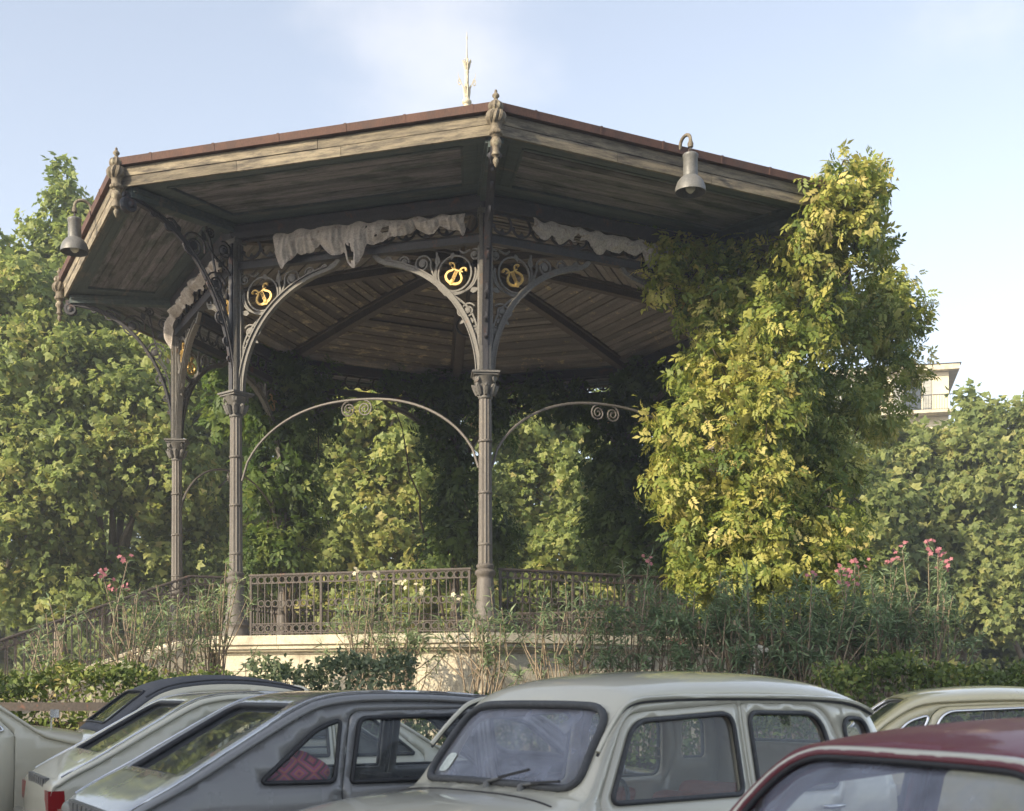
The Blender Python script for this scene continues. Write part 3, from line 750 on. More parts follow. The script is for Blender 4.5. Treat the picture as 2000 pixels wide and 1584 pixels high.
# --- railings
def ringm(r, name='ring'):
    return MB().ribbon(spiral(0, 0, r, r, 0, 1, 18)[:-1], .016, .022, True).mesh(name, M['rail'], True, 30)
m_ring, m_ring2 = ringm(.055), ringm(.052)
RH = 1.03
def railing(k, u0, u1, label, detail=True, cat='railing'):
    g = empty('iron_railing', (XC, YC, 0), FACE[k], label=label, cat=cat, group='railing sections round the platform')
    z = ZF
    MB().box(u0 - .03, u1 + .03, -AC - .032, -AC + .032, z + RH - .028, z + RH).box(u0, u1, -AC - .02, -AC + .02, z + RH - .04, z + RH - .028).build('top_rail', M['rail'], g)
    for h in (.88, .215, .06):
        MB().box(u0, u1, -AC - .012, -AC + .012, z + h - .009, z + h + .009).build('rail', M['rail'], g)
    n = int((u1 - u0) / .127); dx = (u1 - u0) / n
    mb_ = MB().box(-.0065, .0065, -.0065, .0065, 0, RH - .04).mesh('baluster', M['rail'])
    mp_ = MB().box(-.018, .018, -.018, .018, 0, RH - .03).lathe([(.022, RH * .5), (.03, RH * .52), (.022, RH * .54)], 8).mesh('post', M['rail'])
    J = MB(); 
    for i in range(n + 1):
        x = u0 + i * dx
        big = i in (0, n) or i % 10 == 0
        if detail: inst(mp_ if big else mb_, 'post' if big else 'baluster', g, (x, -AC, z))
        else: J.box(x - .008, x + .008, -AC - .008, -AC + .008, z, z + RH - .04)
        if i < n:
            for q, (h, me) in enumerate(((.935, m_ring), (.545, m_ring2), (.1375, m_ring))):
                if q == 1 and i % 10 in (0, 9): continue
                if detail: inst(me, 'ring', g, (x + dx / 2, -AC, z + h))
                else: J.ribbon([(a, b) for a, b in spiral(x + dx / 2, z + h, .055, .055, 0, 1, 10)[:-1]], .016, .022, True); 
        if detail and q is not None and i % 5 == 3:
            # small arrow tips above and below the middle rings
            t = MB(); leafshape(t, 0, .66, PI / 2, .07, .045); leafshape(t, 0, .43, -PI / 2, .07, .045)
            o = t.build('arrow_tip', M['rail'], g); o.location = (x, -AC, z)
    if not detail:
        J.v = [(x, y if abs(y) > 1 else y - AC, zz) for x, y, zz in J.v]
        J.build('balusters_and_rings', M['rail'], g, kind='stuff')
    return g
U = AC * T8
railing(7, -U + .28, U - .26, 'long sunny railing section with rings between the near left and the middle column')
railing(0, -U + .26, U - .3, 'railing section right of the middle column, running behind the oleanders into the climber')
for k, lb in ((3, 'far railing section at the back right seen through the bandstand'), (4, 'far railing section at the back left seen through the bandstand'), (5, 'far railing section behind the left columns'), (1, 'railing section buried in the climber on the right side')):
    railing(k, -U + .28, U - .28, lb, False)
# sloping stair railings
def stair_rail(s, label):
    g = empty('stair_railing', (XC, YC, 0), FACE[6], label=label, cat='stair railing', group='railings of the stairs')
    x = s * 1.99; L = 5.6; ya = -AC + .1
    zt = lambda y: (ZF - .03 + RH) if y > y0 - .25 else (ZF - .03 + RH - .385 * (y0 - .25 - y))
    zb = lambda y: zt(y) - RH + .06
    for off, r in ((0, .022), (-.14, .010), (-.80, .010), (-.94, .010)):
        MB().tube([(x, ya, zt(ya) + off), (x, y0 - .25, zt(y0 - .25) + off), (x, y0 - L, zt(y0 - L) + off)], r, 6).build('top_rail' if r > .02 else 'rail', M['rail'], g)
    n = 44
    for i in range(n + 1):
        y = ya + (y0 - L - ya) * i / n
        big = i % 11 == 0
        w = .02 if big else .008
        MB().box(x - w, x + w, y - w, y + w, zt(y) - RH, zt(y) + (.03 if big else -.0)).build('post' if big else 'baluster', M['rail'], g)
        if i < n:
            yy = y + (y0 - L - ya) / n / 2
            o = inst(m_ring, 'ring', g, (x, yy, zt(yy) - .07), (0, 0, PI / 2))
stair_rail(1, 'sloping iron stair railing on the near side of the steps behind oleander stems')
stair_rail(-1, 'sloping iron stair railing on the far side of the steps')

# --- torn canvas awnings rolled up under the beams
def awning(k, u0, u1, label, zfun, holes, off=.22, seed=1, n=220, amp=1.0):
    rg = np.random.default_rng(seed); mb = MB(); m = 12
    ph = rg.random(8) * 6
    idx = {}; vs = []
    for i in range(n + 1):
        f = i / n; u = u0 + (u1 - u0) * f; top, drop, roll = zfun(f)
        nt_ = 8; ft = (f * nt_) % 1; drop *= .72 + .5 * math.sin(PI * ft) ** .8 * (.6 + .4 * math.sin(nt_ * 1.7 + int(f * nt_) * 2.3)); roll *= .55 + .45 * math.sin(PI * ft)
        for j in range(m + 1):
            g = j / m
            ft2 = (ft - .5) * (1 - .5 * g); fold = amp * .03 * (abs(math.sin(ft2 * 15 + ph[0] + int(f * nt_))) ** .8 - .5) + .006 * math.sin(f * 260 + ph[1] + g * 4) + .02 * math.sin(f * 31 + ph[2] + g * 2) + .016 * math.sin(g * 16 + f * 22) * math.sin(PI * ft)
            y = -AC - off - roll * math.sin(PI * min(1, g * 1.08)) + fold * (.3 + .9 * g)
            z = top - drop * g + .012 * math.sin(f * 60 + g * 6 + ph[3]) - .03 * (1 - g) * math.sin(f * 21) ** 2
            idx[i, j] = len(vs); vs.append((u, y, z))
    fs = []
    for i in range(n):
        for j in range(m):
            fc, gc = (i + .5) / n, (j + .5) / m
            if any(((fc - a) / ra) ** 2 + ((gc - b) / rb) ** 2 < 1 + .35 * math.sin(fc * 260 + gc * 11) for a, b, ra, rb in holes): continue
            fs.append((idx[i, j], idx[i + 1, j], idx[i + 1, j + 1], idx[i, j + 1]))
    mb.add(vs, fs)
    o = mb.build('awning_cloth', M['cloth'], None, True, 180, label=label, cat='awning', group='rolled canvas awnings under the roof')
    o.location = (XC, YC, 0); o.rotation_euler.z = FACE[k]
    md = o.modifiers.new('thick', 'SOLIDIFY'); md.thickness = .012
    sb = o.modifiers.new('sub', 'SUBSURF'); sb.levels = 1; sb.render_levels = 1
def z_left(f):
    d = .30 + .05 * math.sin(f * 14) + .22 * math.exp(-((f - .38) / .12) ** 2) - .06 * f + (.14 * math.exp(-((f - .04) / .03) ** 2)) + (.14 * math.exp(-((f - .985) / .014) ** 2)) + .1 * math.exp(-((f - .13) / .03) ** 2)
    return 8.89 + .03 * math.sin(f * 5), d * 1.15 + .10 * math.exp(-((f - .38) / .14) ** 2), .11
awning(7, -U + .82, U - .25, 'torn pale canvas awning with holes hanging between the two near columns', z_left, [(.41, .72, .022, .17), (.60, .62, .02, .13), (.55, .7, .007, .07), (.50, .25, .005, .05)])
awning(0, -U + .75, U - .9, 'dim sagging canvas awning right of the middle column reaching into the climber', lambda f: (8.9 - .02 * f, .22 + .1 * math.sin(f * 9) ** 2 + .08 * f, .08), [(.3, .8, .02, .2)], .16, 2, 180, .5)
awning(6, -U + .2, U - .15, 'bunched canvas awning roll hanging left of the near left column over the stairs', lambda f: (8.85 - .25 * abs(f - .5), .26 + .05 * math.sin(f * 22) + .4 * math.exp(-((f - .03) / .03) ** 2), .16), [], .2, 3, 180)

# --- lamps at the eaves
def eave_lamp(k, u, label, lean=0):
    g = empty('eave_lamp', (0, 0, 0), FACE[k], label=label, cat='lamp', group='bell lamps at the roof edge')
    c, s = math.cos(FACE[k]), math.sin(FACE[k]); ap = AE + .11
    g.location = (XC + u * c + ap * s, YC + u * s - ap * c, 9.53)
    out = .26
    pts = [(0, .02, -.02)] + [(0, -out / 2 + out / 2 * math.cos(a), .02 + .11 * math.sin(a)) for a in [PI * i / 10 for i in range(11)]] + [(0, -out, -.06)]
    MB().tube(pts, .026, 8).lathe([(.04, -.09), (.045, -.04), (.03, 0)], 10, (0, -out)).build('gooseneck', M['ornament'], g, True, 60)
    MB().tube([(0, -out, -.08), (0, -out, -.2)], .014, 6).box(-.03, .03, -out - .012, -out + .012, -.19, -.12).build('hook', M['rail'], g)
    h = MB().lathe([(.02, -.18), (.10, -.19), (.115, -.205), (.115, -.24), (.108, -.25), (.108, -.52), (.12, -.53)], 24, (0, -out)).build('lamp_housing', M['lamp'], g, True, 40)
    sh = MB().lathe([(.115, -.525), (.15, -.55), (.195, -.61), (.222, -.69), (.228, -.755), (.222, -.755), (.215, -.69), (.188, -.615), (.145, -.56), (.10, -.54)], 32, (0, -out))
    sh.f = [f for f in sh.f if len(f) < 10]
    sh.build('lamp_shade', M['lamp'], g, True, 50)
    MB().lathe([(.045, -.54), (.055, -.6), (.075, -.66), (.07, -.72), (.03, -.76)], 16, (0, -out)).build('bulb', M['bulb'], g, True, 60)
def u_for(px, k, ap=AE + .36):
    best = min((abs(CX + F_PX * (XC + u * math.cos(FACE[k]) + ap * math.sin(FACE[k])) / (YC + u * math.sin(FACE[k]) - ap * math.cos(FACE[k])) - px), u) for u in [i * .01 for i in range(-320, 321)])
    return best[1]
eave_lamp(0, u_for(1348, 0), 'grey bell-shaped lamp hanging from the right front roof edge')
eave_lamp(6, u_for(147, 6), 'grey bell-shaped lamp hanging from the far left roof edge against the trees')
# ================================================================== climbers on the bandstand
def stem_tube(name, paths, mat, parent, n=6):
    mb = MB()
    for pts, rs in paths: mb.tube(pts, rs, n)
    return mb.build(name, mat, parent, True, 60)
def wob(a, b, n=10, w=.15):
    a, b = Vector(a), Vector(b)
    return [a + (b - a) * (i / n) + Vector((random.uniform(-w, w), random.uniform(-w, w), 0)) * (1 if 0 < i < n else 0) for i in range(n + 1)]
def climber(label, base, blobs, mat, kinds, tint, clump=.28, per=16, leaf=.19, dens=1.0, up=.3, droop=.55, inner=.18, grape=.3, back=.75, shell=(.72, 1.04)):
    g = empty('climbing_plant', base, label=label, cat='climbing plant')
    B = [(*at(px, py, d), rx, ry, rz, *rest) for px, py, d, rx, ry, rz, *rest in blobs]
    B = [(b[0] - base[0], b[1] - base[1], b[2] - base[2], *b[3:]) for b in B]
    def mask(p): return (p[:, 2] + base[2] > .1)
    r = blob_leaves(B, clump, per, leaf, dens, up=up, droop=droop, tint=tint, inner=inner, back=back, mask=mask, shell=shell)
    n = len(r[0]); sel = RNG.random(n) < grape
    leaves('foliage', kinds[0], *[x[~sel] for x in r], mat, g, 'stuff')
    if sel.any():
        q = [x[sel] for x in r]; q[3] = q[3] * .5
        # grape leaves come in twos and threes
        rep = 3; q = [np.repeat(x, rep, axis=0) for x in q]
        q[0] = q[0] + RNG.normal(size=q[0].shape) * .07
        leaves('broad_leaves', kinds[1], *q, mat, g, 'stuff')
    paths = []
    for i in range(5):
        top = random.choice(B); a = Vector((random.uniform(-.15, .15), random.uniform(-.15, .15), 0))
        pts = wob(a, (top[0], top[1], top[2]), 12, .12)
        paths.append((pts, [.045 - .003 * j for j in range(13)]))
    for i in range(14):
        b = random.choice(B); d = Vector((random.gauss(0, 1), random.gauss(-.5, 1), random.gauss(0, 1))).normalized()
        c = Vector(b[:3]); e = c + Vector((d.x * b[3], d.y * b[4], d.z * b[5])) * 1.3
        paths.append(([c, (c + e) / 2 + Vector((0, 0, .08)), e, e + Vector((random.uniform(-.15, .15), random.uniform(-.1, .1), -.12))], [.012, .009, .006, .003]))
    stem_tube('stem', paths, M['dark_stem'], g, 5)
    return g
def wpt(k, r=RC): return (XC + r * math.sin(CORN[k]), YC - r * math.cos(CORN[k]), 0)
c1 = wpt(1, RC + .15)
climber('large yellow-green climber covering the right front column up to the roof corner', (c1[0], c1[1], ZF - .02), [
    (1645, 395, 20.0, .62, .6, .62), (1695, 400, 20.2, .38, .5, .42), (1575, 480, 20.1, .36, .4, .4), (1690, 350, 20.1, .2, .3, .3), (1700, 500, 20.6, .3, .4, .3), (1672, 455, 20.2, .50, .6, .5), (1600, 430, 20.0, .36, .5, .45), (1640, 330, 20.0, .28, .3, .22),
    (1590, 530, 20.3, .6, .6, .55), (1500, 560, 20.7, .5, .5, .5), (1300, 505, 20.9, .3, .25, .3), (1330, 480, 21, .3, .2, .25), (1450, 560, 20.8, .5, .4, .45), (1240, 430, 21.1, .25, .2, .22, -.1), (1350, 545, 20.9, .4, .3, .35), (1400, 490, 21.2, .7, .2, .22, -.15), (1280, 560, 20.8, .16, .15, .15),
    (1560, 640, 20.2, .6, .6, .6), (1470, 650, 20.4, .6, .5, .55), (1400, 630, 20.7, .45, .4, .5), (1335, 600, 20.8, .2, .2, .3), (1530, 740, 20.3, .45, .6, .6), (1420, 740, 20.3, .75, .6, .6, .05), (1345, 720, 20.5, .4, .4, .4),
    (1390, 840, 20.1, .95, .7, .65, .06), (1500, 800, 20.0, .55, .6, .5), (1300, 815, 20.4, .28, .3, .2), (1480, 930, 20.0, .7, .6, .6, .08), (1350, 940, 20.1, .65, .6, .6, .05), (1430, 1030, 20.0, .85, .6, .55), (1530, 1040, 20.0, .55, .6, .6, -.05), (1345, 1050, 20.2, .5, .5, .5), (1480, 1110, 19.9, .9, .6, .45), (1380, 1125, 20.1, .6, .5, .35), (1600, 1110, 20.0, .5, .5, .5), (1640, 1060, 20.6, .4, .5, .6, -.08), (1480, 1150, 19.9, .9, .6, .3), (1590, 1000, 20.3, .35, .4, .4)],
    M['leaf_wist'], (P_WIST, P_GRAPE), (.46, .22), clump=.26, dens=1.45, grape=.16)
c2 = wpt(2, RC + .3)
climber('shaded bushy climber billowing out behind the yellow one on the far right', (c2[0], c2[1], ZF - .02), [
    (1705, 575, 24.0, .5, .8, .4), (1760, 600, 24.0, .5, .7, .5), (1700, 630, 23.6, .75, .9, .6), (1770, 650, 24.0, .35, .6, .5), (1740, 730, 23.8, .65, .8, .6), (1700, 800, 23.6, .5, .8, .5), (1640, 690, 23.0, .6, .8, .8, -.1), (1625, 800, 22.4, .7, .8, .8, -.15), (1600, 900, 21.8, .6, .7, .8, -.15), (1630, 960, 22.0, .45, .7, .7, -.1), (1620, 1060, 21.6, .5, .7, .7, 0), (1655, 1120, 21.4, .35, .5, .5, .1), (1560, 820, 21.6, .5, .6, .9, -.15), (1500, 700, 22.2, .6, .6, 1.0, -.2), (1540, 1000, 21.8, .6, .6, 1.0, -.15)],  # negative tint shifts paint the shaded band between the two climbers
    M['leaf_wist'], (P_WIST, P_GRAPE), (.42, .18), clump=.27, dens=1.4, grape=.1)
for k, lb, bl, tn in (
    (5, 'dark green climber wrapped round the back left column, lit yellow near its foot', [(555, 740, 29, .95, .7, .5, -.1), (500, 770, 28.8, .5, .5, .8), (560, 850, 29, .9, .8, .9, -.05), (520, 950, 28.8, .55, .6, .8, .1), (590, 980, 29, .6, .7, .9, 0), (560, 1070, 28.8, .75, .6, .6, .25), (440, 790, 29.5, .35, .5, 1.1, .2), (500, 1090, 28.7, .4, .5, .4, .2), (520, 700, 28.6, .9, .5, .3, -.15), (640, 800, 29.6, .3, .4, .6)], (.34, .16)),  # raised tint shifts paint sunlight onto the foot
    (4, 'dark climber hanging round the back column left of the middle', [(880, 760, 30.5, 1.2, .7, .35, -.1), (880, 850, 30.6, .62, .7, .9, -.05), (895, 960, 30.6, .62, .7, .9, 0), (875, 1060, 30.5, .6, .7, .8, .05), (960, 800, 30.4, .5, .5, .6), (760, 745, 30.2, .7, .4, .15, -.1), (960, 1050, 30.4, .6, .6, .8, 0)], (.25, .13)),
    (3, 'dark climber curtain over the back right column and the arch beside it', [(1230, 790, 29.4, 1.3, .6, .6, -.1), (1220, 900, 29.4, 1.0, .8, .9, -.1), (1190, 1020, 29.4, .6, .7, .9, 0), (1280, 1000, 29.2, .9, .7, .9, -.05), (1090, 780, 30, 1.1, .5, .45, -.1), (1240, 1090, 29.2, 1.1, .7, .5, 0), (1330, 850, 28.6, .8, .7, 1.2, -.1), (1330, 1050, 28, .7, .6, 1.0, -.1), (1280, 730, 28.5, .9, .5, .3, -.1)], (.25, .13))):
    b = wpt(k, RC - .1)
    climber(lb, (b[0], b[1], ZF - .02), bl, M['leaf_climber_shade'], (P_WIST, P_GRAPE), tn, clump=.36, per=16, leaf=.28, dens=1.9, grape=.45, back=.8, shell=(.5, 1.04))

# ================================================================== oleanders in front of the plinth
FLOWER = {}
DENS = 1.0
def oleander(px, d, top, spread, stems, label, flowers=None, tint=(.4, .2), nleaf=34, low=0.35, seed=0):
    rr = random.Random(seed); base = at(px, 1356, d); base.z = .055
    g = empty('oleander', base, label=label, cat='oleander')
    H = at(px, top, d).z - .06
    paths = []; tips = []
    for i in range(stems):
        a = rr.uniform(0, 2 * PI); s = spread * rr.uniform(.25, 1.0); h = H * rr.uniform(.80, 1.04) * (1 - .14 * (s / spread) ** 2)
        b = Vector((math.cos(a) * .12, math.sin(a) * .12, 0)); e = Vector((math.cos(a) * s, math.sin(a) * s * .6, h))
        m1 = b.lerp(e, .35) + Vector((rr.gauss(0, .08), rr.gauss(0, .06), .05)); m2 = b.lerp(e, .68) + Vector((rr.gauss(0, .09), rr.gauss(0, .06), .03))
        paths.append(([b, m1, m2, e], [.020, .015, .011, .006])); tips.append((m2, e))
        for j in range(rr.choice((1, 2, 3))):
            q = m1.lerp(m2, rr.uniform(.2, 1)); dr = Vector((rr.gauss(0, .5), rr.gauss(0, .4), 1)).normalized()
            e2 = q + dr * H * rr.uniform(.18, .34)
            if e2.z > H: e2.z = H * rr.uniform(.9, 1)
            mid = (q + e2) / 2 + Vector((rr.gauss(0, .04), rr.gauss(0, .04), 0))
            paths.append(([q, mid, e2], [.011, .008, .005])); tips.append((mid, e2))
    stem_tube('stem', paths, M['stem'], g, 5)
    pos, ax, nr = [], [], []
    for p, q in tips:
        dv = (q - p); L = dv.length; dv = dv.normalized()
        for _ in range(int(nleaf * DENS)):
            t = 1 - abs(rr.gauss(0, .38)); t = max(t, -.12 if px < 1200 else -.4)
            w = p + dv * L * t if t > 0 else p + dv * L * t * .3
            a = rr.uniform(0, 2 * PI)
            side = Vector((math.cos(a), math.sin(a), 0))
            k = Vector(side * rr.uniform(.5, 1.1) + dv * rr.uniform(.1, 1.3) * (1 if t > .4 else .3))
            if rr.random() < .25: k.z -= .7
            pos.append(w); ax.append(k.normalized()); nr.append((Vector((0, 0, 1)) + Vector((rr.gauss(0, .5), rr.gauss(0, .5), 0))).normalized())
    n = len(pos)
    leaves('foliage', P_NEEDLE, np.array(pos), np.array(ax), np.array(nr), RNG.uniform(.10, .19, n), np.clip(RNG.normal(tint[0], tint[1], n), 0, 1), M['leaf_oleander'], g, 'stuff')
    if flowers:
        mat, nf, xs = flowers
        cand = sorted(tips, key=lambda t: -(t[1].z + xs * t[1].x))[:nf]
        for p, q in cand:
            k = rr.randint(4, 8)
            fp = np.array([(q.x + rr.gauss(0, .06), q.y - .04 + rr.gauss(0, .05), q.z + rr.gauss(.02, .05)) for _ in range(k)])
            for j in range(k):
                if mat not in FLOWER: FLOWER[mat] = leaves('flower', P_PETAL, np.zeros((1, 3)), np.array([[1., 0, 0]]), np.array([[0, 0, 1.]]), np.array([.037]), np.array([.5]), M[mat], g); f = FLOWER[mat]
                else: f = inst(FLOWER[mat].data, 'flower', g)
                f.location = fp[j]; f.rotation_euler = (rr.uniform(.5, 1.5), rr.uniform(-.7, .7), rr.uniform(-.8, .8)); f.scale = [rr.uniform(.8, 1.2)] * 3
    return g
oleander(140, 17.2, 1160, .85, 9, 'sparse oleander at the far left in front of the stair railing', None, (.55, .2), 13, seed=1)
oleander(235, 17.4, 1085, .6, 9, 'tall oleander with a few pink flowers in front of the stair railing', ('petal', 4, -.4), (.45, .2), 18, seed=2)
oleander(320, 17.8, 1130, .6, 8, 'yellowish oleander over the sloping stone wall left of the near left column', None, (.6, .2), 16, seed=3)
oleander(405, 18.3, 1085, .5, 12, 'oleander standing against the near left column with drooping leaves', None, (.6, .2), 22, seed=4)
oleander(715, 18.2, 1105, .42, 11, 'slim oleander in front of the middle of the long left railing', ('petal_white', 2, 0), (.55, .2), 22, seed=5)
oleander(790, 18.3, 1125, .4, 9, 'small pale oleander with cream flowers before the right half of the left railing', ('petal_white', 2, 0), (.6, .2), 20, seed=6)
oleander(930, 18.0, 1125, .5, 11, 'oleander with a white flower just left of the foot of the middle column', ('petal_white', 1, -.5), (.5, .2), 24, seed=7)
oleander(1105, 17.8, 1130, .6, 13, 'bare-legged oleander right of the middle column, its grey stems crossing the plinth', None, (.35, .18), 26, seed=8)
DENS = 1.35
oleander(1245, 17.8, 1100, .65, 18, 'grey-green oleander with one pink flower over the right railing', ('petal', 1, 0), (.3, .15), 34, seed=9)
oleander(1370, 17.6, 1120, .8, 20, 'dense grey-green oleander in front of the right plinth face below the yellow climber', None, (.3, .15), 34, seed=10)
oleander(1480, 17.5, 1120, .8, 20, 'shaded oleander below the middle of the yellow climber', None, (.28, .15), 34, seed=11)
oleander(1590, 17.4, 1125, .85, 20, 'shaded leafy oleander at the right end of the plinth', ('petal', 2, .3), (.3, .15), 34, seed=12)
oleander(1690, 17.6, 1090, .8, 20, 'tall oleander with small purple-pink flowers right of the climber', ('petal', 4, -.3), (.35, .15), 34, seed=13)
oleander(1785, 17.8, 1070, .8, 19, 'tallest rightmost oleander crowned with bright pink flowers', ('petal', 8, .25), (.42, .18), 34, seed=14)

# low dry undergrowth and bare twigs at the foot of the plinth
tw = MB(); rr = random.Random(5)
for i in range(120):
    px = rr.uniform(560, 1700); d = rr.uniform(17.6, 18.4); b = at(px, 1356, d); b.z = .05
    h = rr.uniform(1.0, 2.0); e = b + Vector((rr.gauss(0, .35), rr.gauss(0, .15), h)); m = b.lerp(e, .5) + Vector((rr.gauss(0, .12), rr.gauss(0, .08), 0))
    tw.tube([b, m, e], [.012, .009, .003], 4)
    for _ in range(2):
        q = m.lerp(e, rr.random()); tw.tube([q, q + Vector((rr.gauss(0, .2), rr.gauss(0, .1), rr.uniform(.05, .35)))], [.006, .002], 4)
tw.build('bare_twigs', M['stem'], None, kind='stuff')
n = 3000; px = RNG.uniform(560, 1720, n); d = RNG.uniform(17.2, 18.3, n)
pos = np.stack([(px - CX) / F_PX * d, d, RNG.uniform(.2, 1.0, n) ** .7 * (1.15 + .45 * (px > 1150) + .15 * np.sin(px * .03))], 1)
leaves('undergrowth', P_NEEDLE, pos, rdir(n) + np.array([0, -.2, .5]), rdir(n) + np.array([0, 0, 1]), RNG.uniform(.09, .17, n), np.clip(RNG.normal(.45, .25, n), 0, 1), M['leaf_oleander'], None, 'stuff')

# ================================================================== clipped hedges and the low rail before them
def hedge(x0, x1, y0, y1, h, mat, label, tint, dens=850, leaf=.075):
    g = empty('hedge', ((x0 + x1) / 2, (y0 + y1) / 2, .05), label=label, cat='hedge', group='clipped hedges behind the parked cars')
    W, D = (x1 - x0) / 2, (y1 - y0) / 2
    n = int((2 * W * h + 2 * W * 2 * D) * dens)
    x = RNG.uniform(-W, W, n); top = RNG.random(n) < (2 * D) / (h + 2 * D)
    hh = h + .07 * np.sin(x * 3.1) + .05 * np.sin(x * 7.7 + 1) + RNG.normal(0, .045, n)
    dep = np.abs(RNG.normal(0, .10, n)); bulge = .07 * np.sin(x * 4.3 + 2) * 1
    y = np.where(top, RNG.uniform(-D, D, n), -D + dep + bulge + .05 * RNG.normal(size=n))
    z = np.where(top, hh - dep, RNG.uniform(.0, 1, n) * hh)
    pos = np.stack([x, y, z], 1)
    nrm = unit(np.where(top[:, None], np.array([0, 0, 1.]), np.array([0, -1., .4])) + RNG.normal(size=(n, 3)) * .6)
    leaves('foliage', P_HEDGE, pos, rdir(n) + np.array([0, -.5, .4]), nrm, leaf * RNG.uniform(.7, 1.3, n), np.clip(RNG.normal(tint[0], tint[1], n) + .12 * np.sin(x * 5), 0, 1), M[mat], g, 'stuff')
    tb = MB()
    for i in range(int(W * 26)):
        a = random.uniform(-W, W); hz_ = h * random.uniform(.8, 1.08); yy = random.uniform(-D + .06, D)
        tb.tube([(a, yy, 0), (a + random.gauss(0, .12), yy + random.gauss(0, .05), hz_ * .5), (a + random.gauss(0, .2), yy - .02, hz_)], [.013, .009, .004], 4)
    tb.box(-W + .2, W - .2, -D + .35, D - .2, 0, h - .55)
    tb.build('branches', M['dark_stem'], g)
hedge(-7.2, -3.15, 13.8, 14.7, 1.62, 'leaf_hedge', 'sunlit green hedge at the far left behind the cars', (.5, .22))
hedge(-3.1, -1.15, 14.6, 15.5, 1.76, 'leaf_hedge_shade', 'blue-green shaded hedge in front of the plinth left of the middle column', (.45, .2))
hedge(-1.1, 3.4, 13.9, 14.7, 1.22, 'leaf_hedge', 'low dark hedge seen through the windows of the tall cream car', (.3, .2))
hedge(3.45, 8.2, 13.9, 14.8, 1.68, 'leaf_hedge', 'green hedge with a yellowish lit top at the right edge', (.4, .22))
fn = empty('garden_rail', (-5.6, 13.3, .055), label='low brown rail on posts in front of the left hedge', cat='rail fence')
MB().box(-3.2, 2.6, -.03, .03, 1.2, 1.29).build('rail', M['rail'], fn)
for x in (-2.9, -1.4, .1, 1.6): MB().box(x - .03, x + .03, -.03, .03, 0, 1.2).build('post', M['rail'], fn)

# ================================================================== trees
def tree(px, d, blobs, label, mat='leaf_plane', tint=(.42, .2), clump=.55, per=46, leaf=.195, dens=1.8, trunk=.26, group='plane trees round the square', low=False):
    base = at(px, 1356, d); base.z = .0
    g = empty('plane_tree', base, label=label, cat='tree', group=group)
    B = []
    for bx, by, bd, rx, ry, rz, *rest in blobs:
        p = at(bx, by, bd) - base; B.append((p.x, p.y, p.z, rx, ry, rz, *rest))
    r = blob_leaves(B, clump, per, leaf, dens, up=.45, droop=.25, tint=tint, inner=.22, back=.35, mask=lambda p: p[:, 2] > .3)
    leaves('crown', P_PLANE, *r, M[mat], g, 'stuff')
    zt = max(b[2] for b in B)
    MB().tube([(0, 0, 0), (.05, 0, 1.2), (-.05, .05, 2.6), (.02, 0, 3.8)], [trunk * 1.3, trunk, trunk * .9, trunk * .7], 10).build('trunk', M['bark'], g, True, 80)
    for b in sorted(B, key=lambda b: -b[3])[:6]:
        s = Vector((0, 0, min(3.6, max(1.6, b[2] * .5)))); e = Vector(b[:3])
        m = s.lerp(e, .5) + Vector((random.gauss(0, .25), random.gauss(0, .2), .3))
        MB().tube([s, m, e, e + Vector((random.gauss(0, .5), -.5, .9))], [trunk * .5, trunk * .35, trunk * .2, trunk * .06], 7).build('limb', M['bark'], g, True, 80)
    return g
tree(118, 40, [(124, 400, 40, .38, .7, 1.1), (121, 365, 40, .12, .3, .4), (118, 500, 40, .8, 1.2, 1.3), (165, 470, 40, .45, .8, .9), (60, 560, 40, .9, 1.2, 1.2), (75, 480, 40, .35, .6, .7), (170, 560, 40, 1.7, 1.8, 1.6), (90, 640, 39.5, 1.9, 1.8, 1.6), (200, 700, 39, 1.9, 1.8, 1.6), (25, 500, 40, .3, .6, .4), (188, 425, 40.4, .3, .5, .5)], 'tallest tree, pointed, rising at the far left of the roof', tint=(.38, .18))
tree(-40, 37, [(20, 620, 37, 1.8, 1.6, 1.6), (-90, 520, 38, 1.6, 1.6, 1.6), (60, 740, 36.5, 1.9, 1.7, 1.5), (20, 870, 36, 2.0, 1.7, 1.5), (100, 960, 36, 1.6, 1.5, 1.3), (20, 1050, 36, 1.6, 1.5, 1.2), (100, 1160, 36.5, 1.6, 1.4, .9), (-60, 900, 37, 2, 2, 2)], 'broad tree cut by the left edge of the view', tint=(.45, .2))
tree(215, 38, [(180, 760, 37, 1.8, 1.6, 1.3), (260, 820, 37, 1.9, 1.6, 1.3), (330, 720, 38, 2.0, 1.7, 1.6), (290, 620, 39, 1.8, 1.6, 1.4), (180, 880, 36.5, 1.6, 1.4, 1.0), (300, 930, 37, 1.7, 1.5, 1.0), (140, 1080, 37.5, 1.0, 1.2, .8, -.1), (240, 1130, 38, 1.6, 1.3, .9, -.1), (350, 1100, 38, 1.5, 1.3, 1.1, -.1), (400, 980, 38.5, 1.7, 1.4, 1.2)], 'spreading tree with pale forked limbs behind the left columns', tint=(.48, .2))
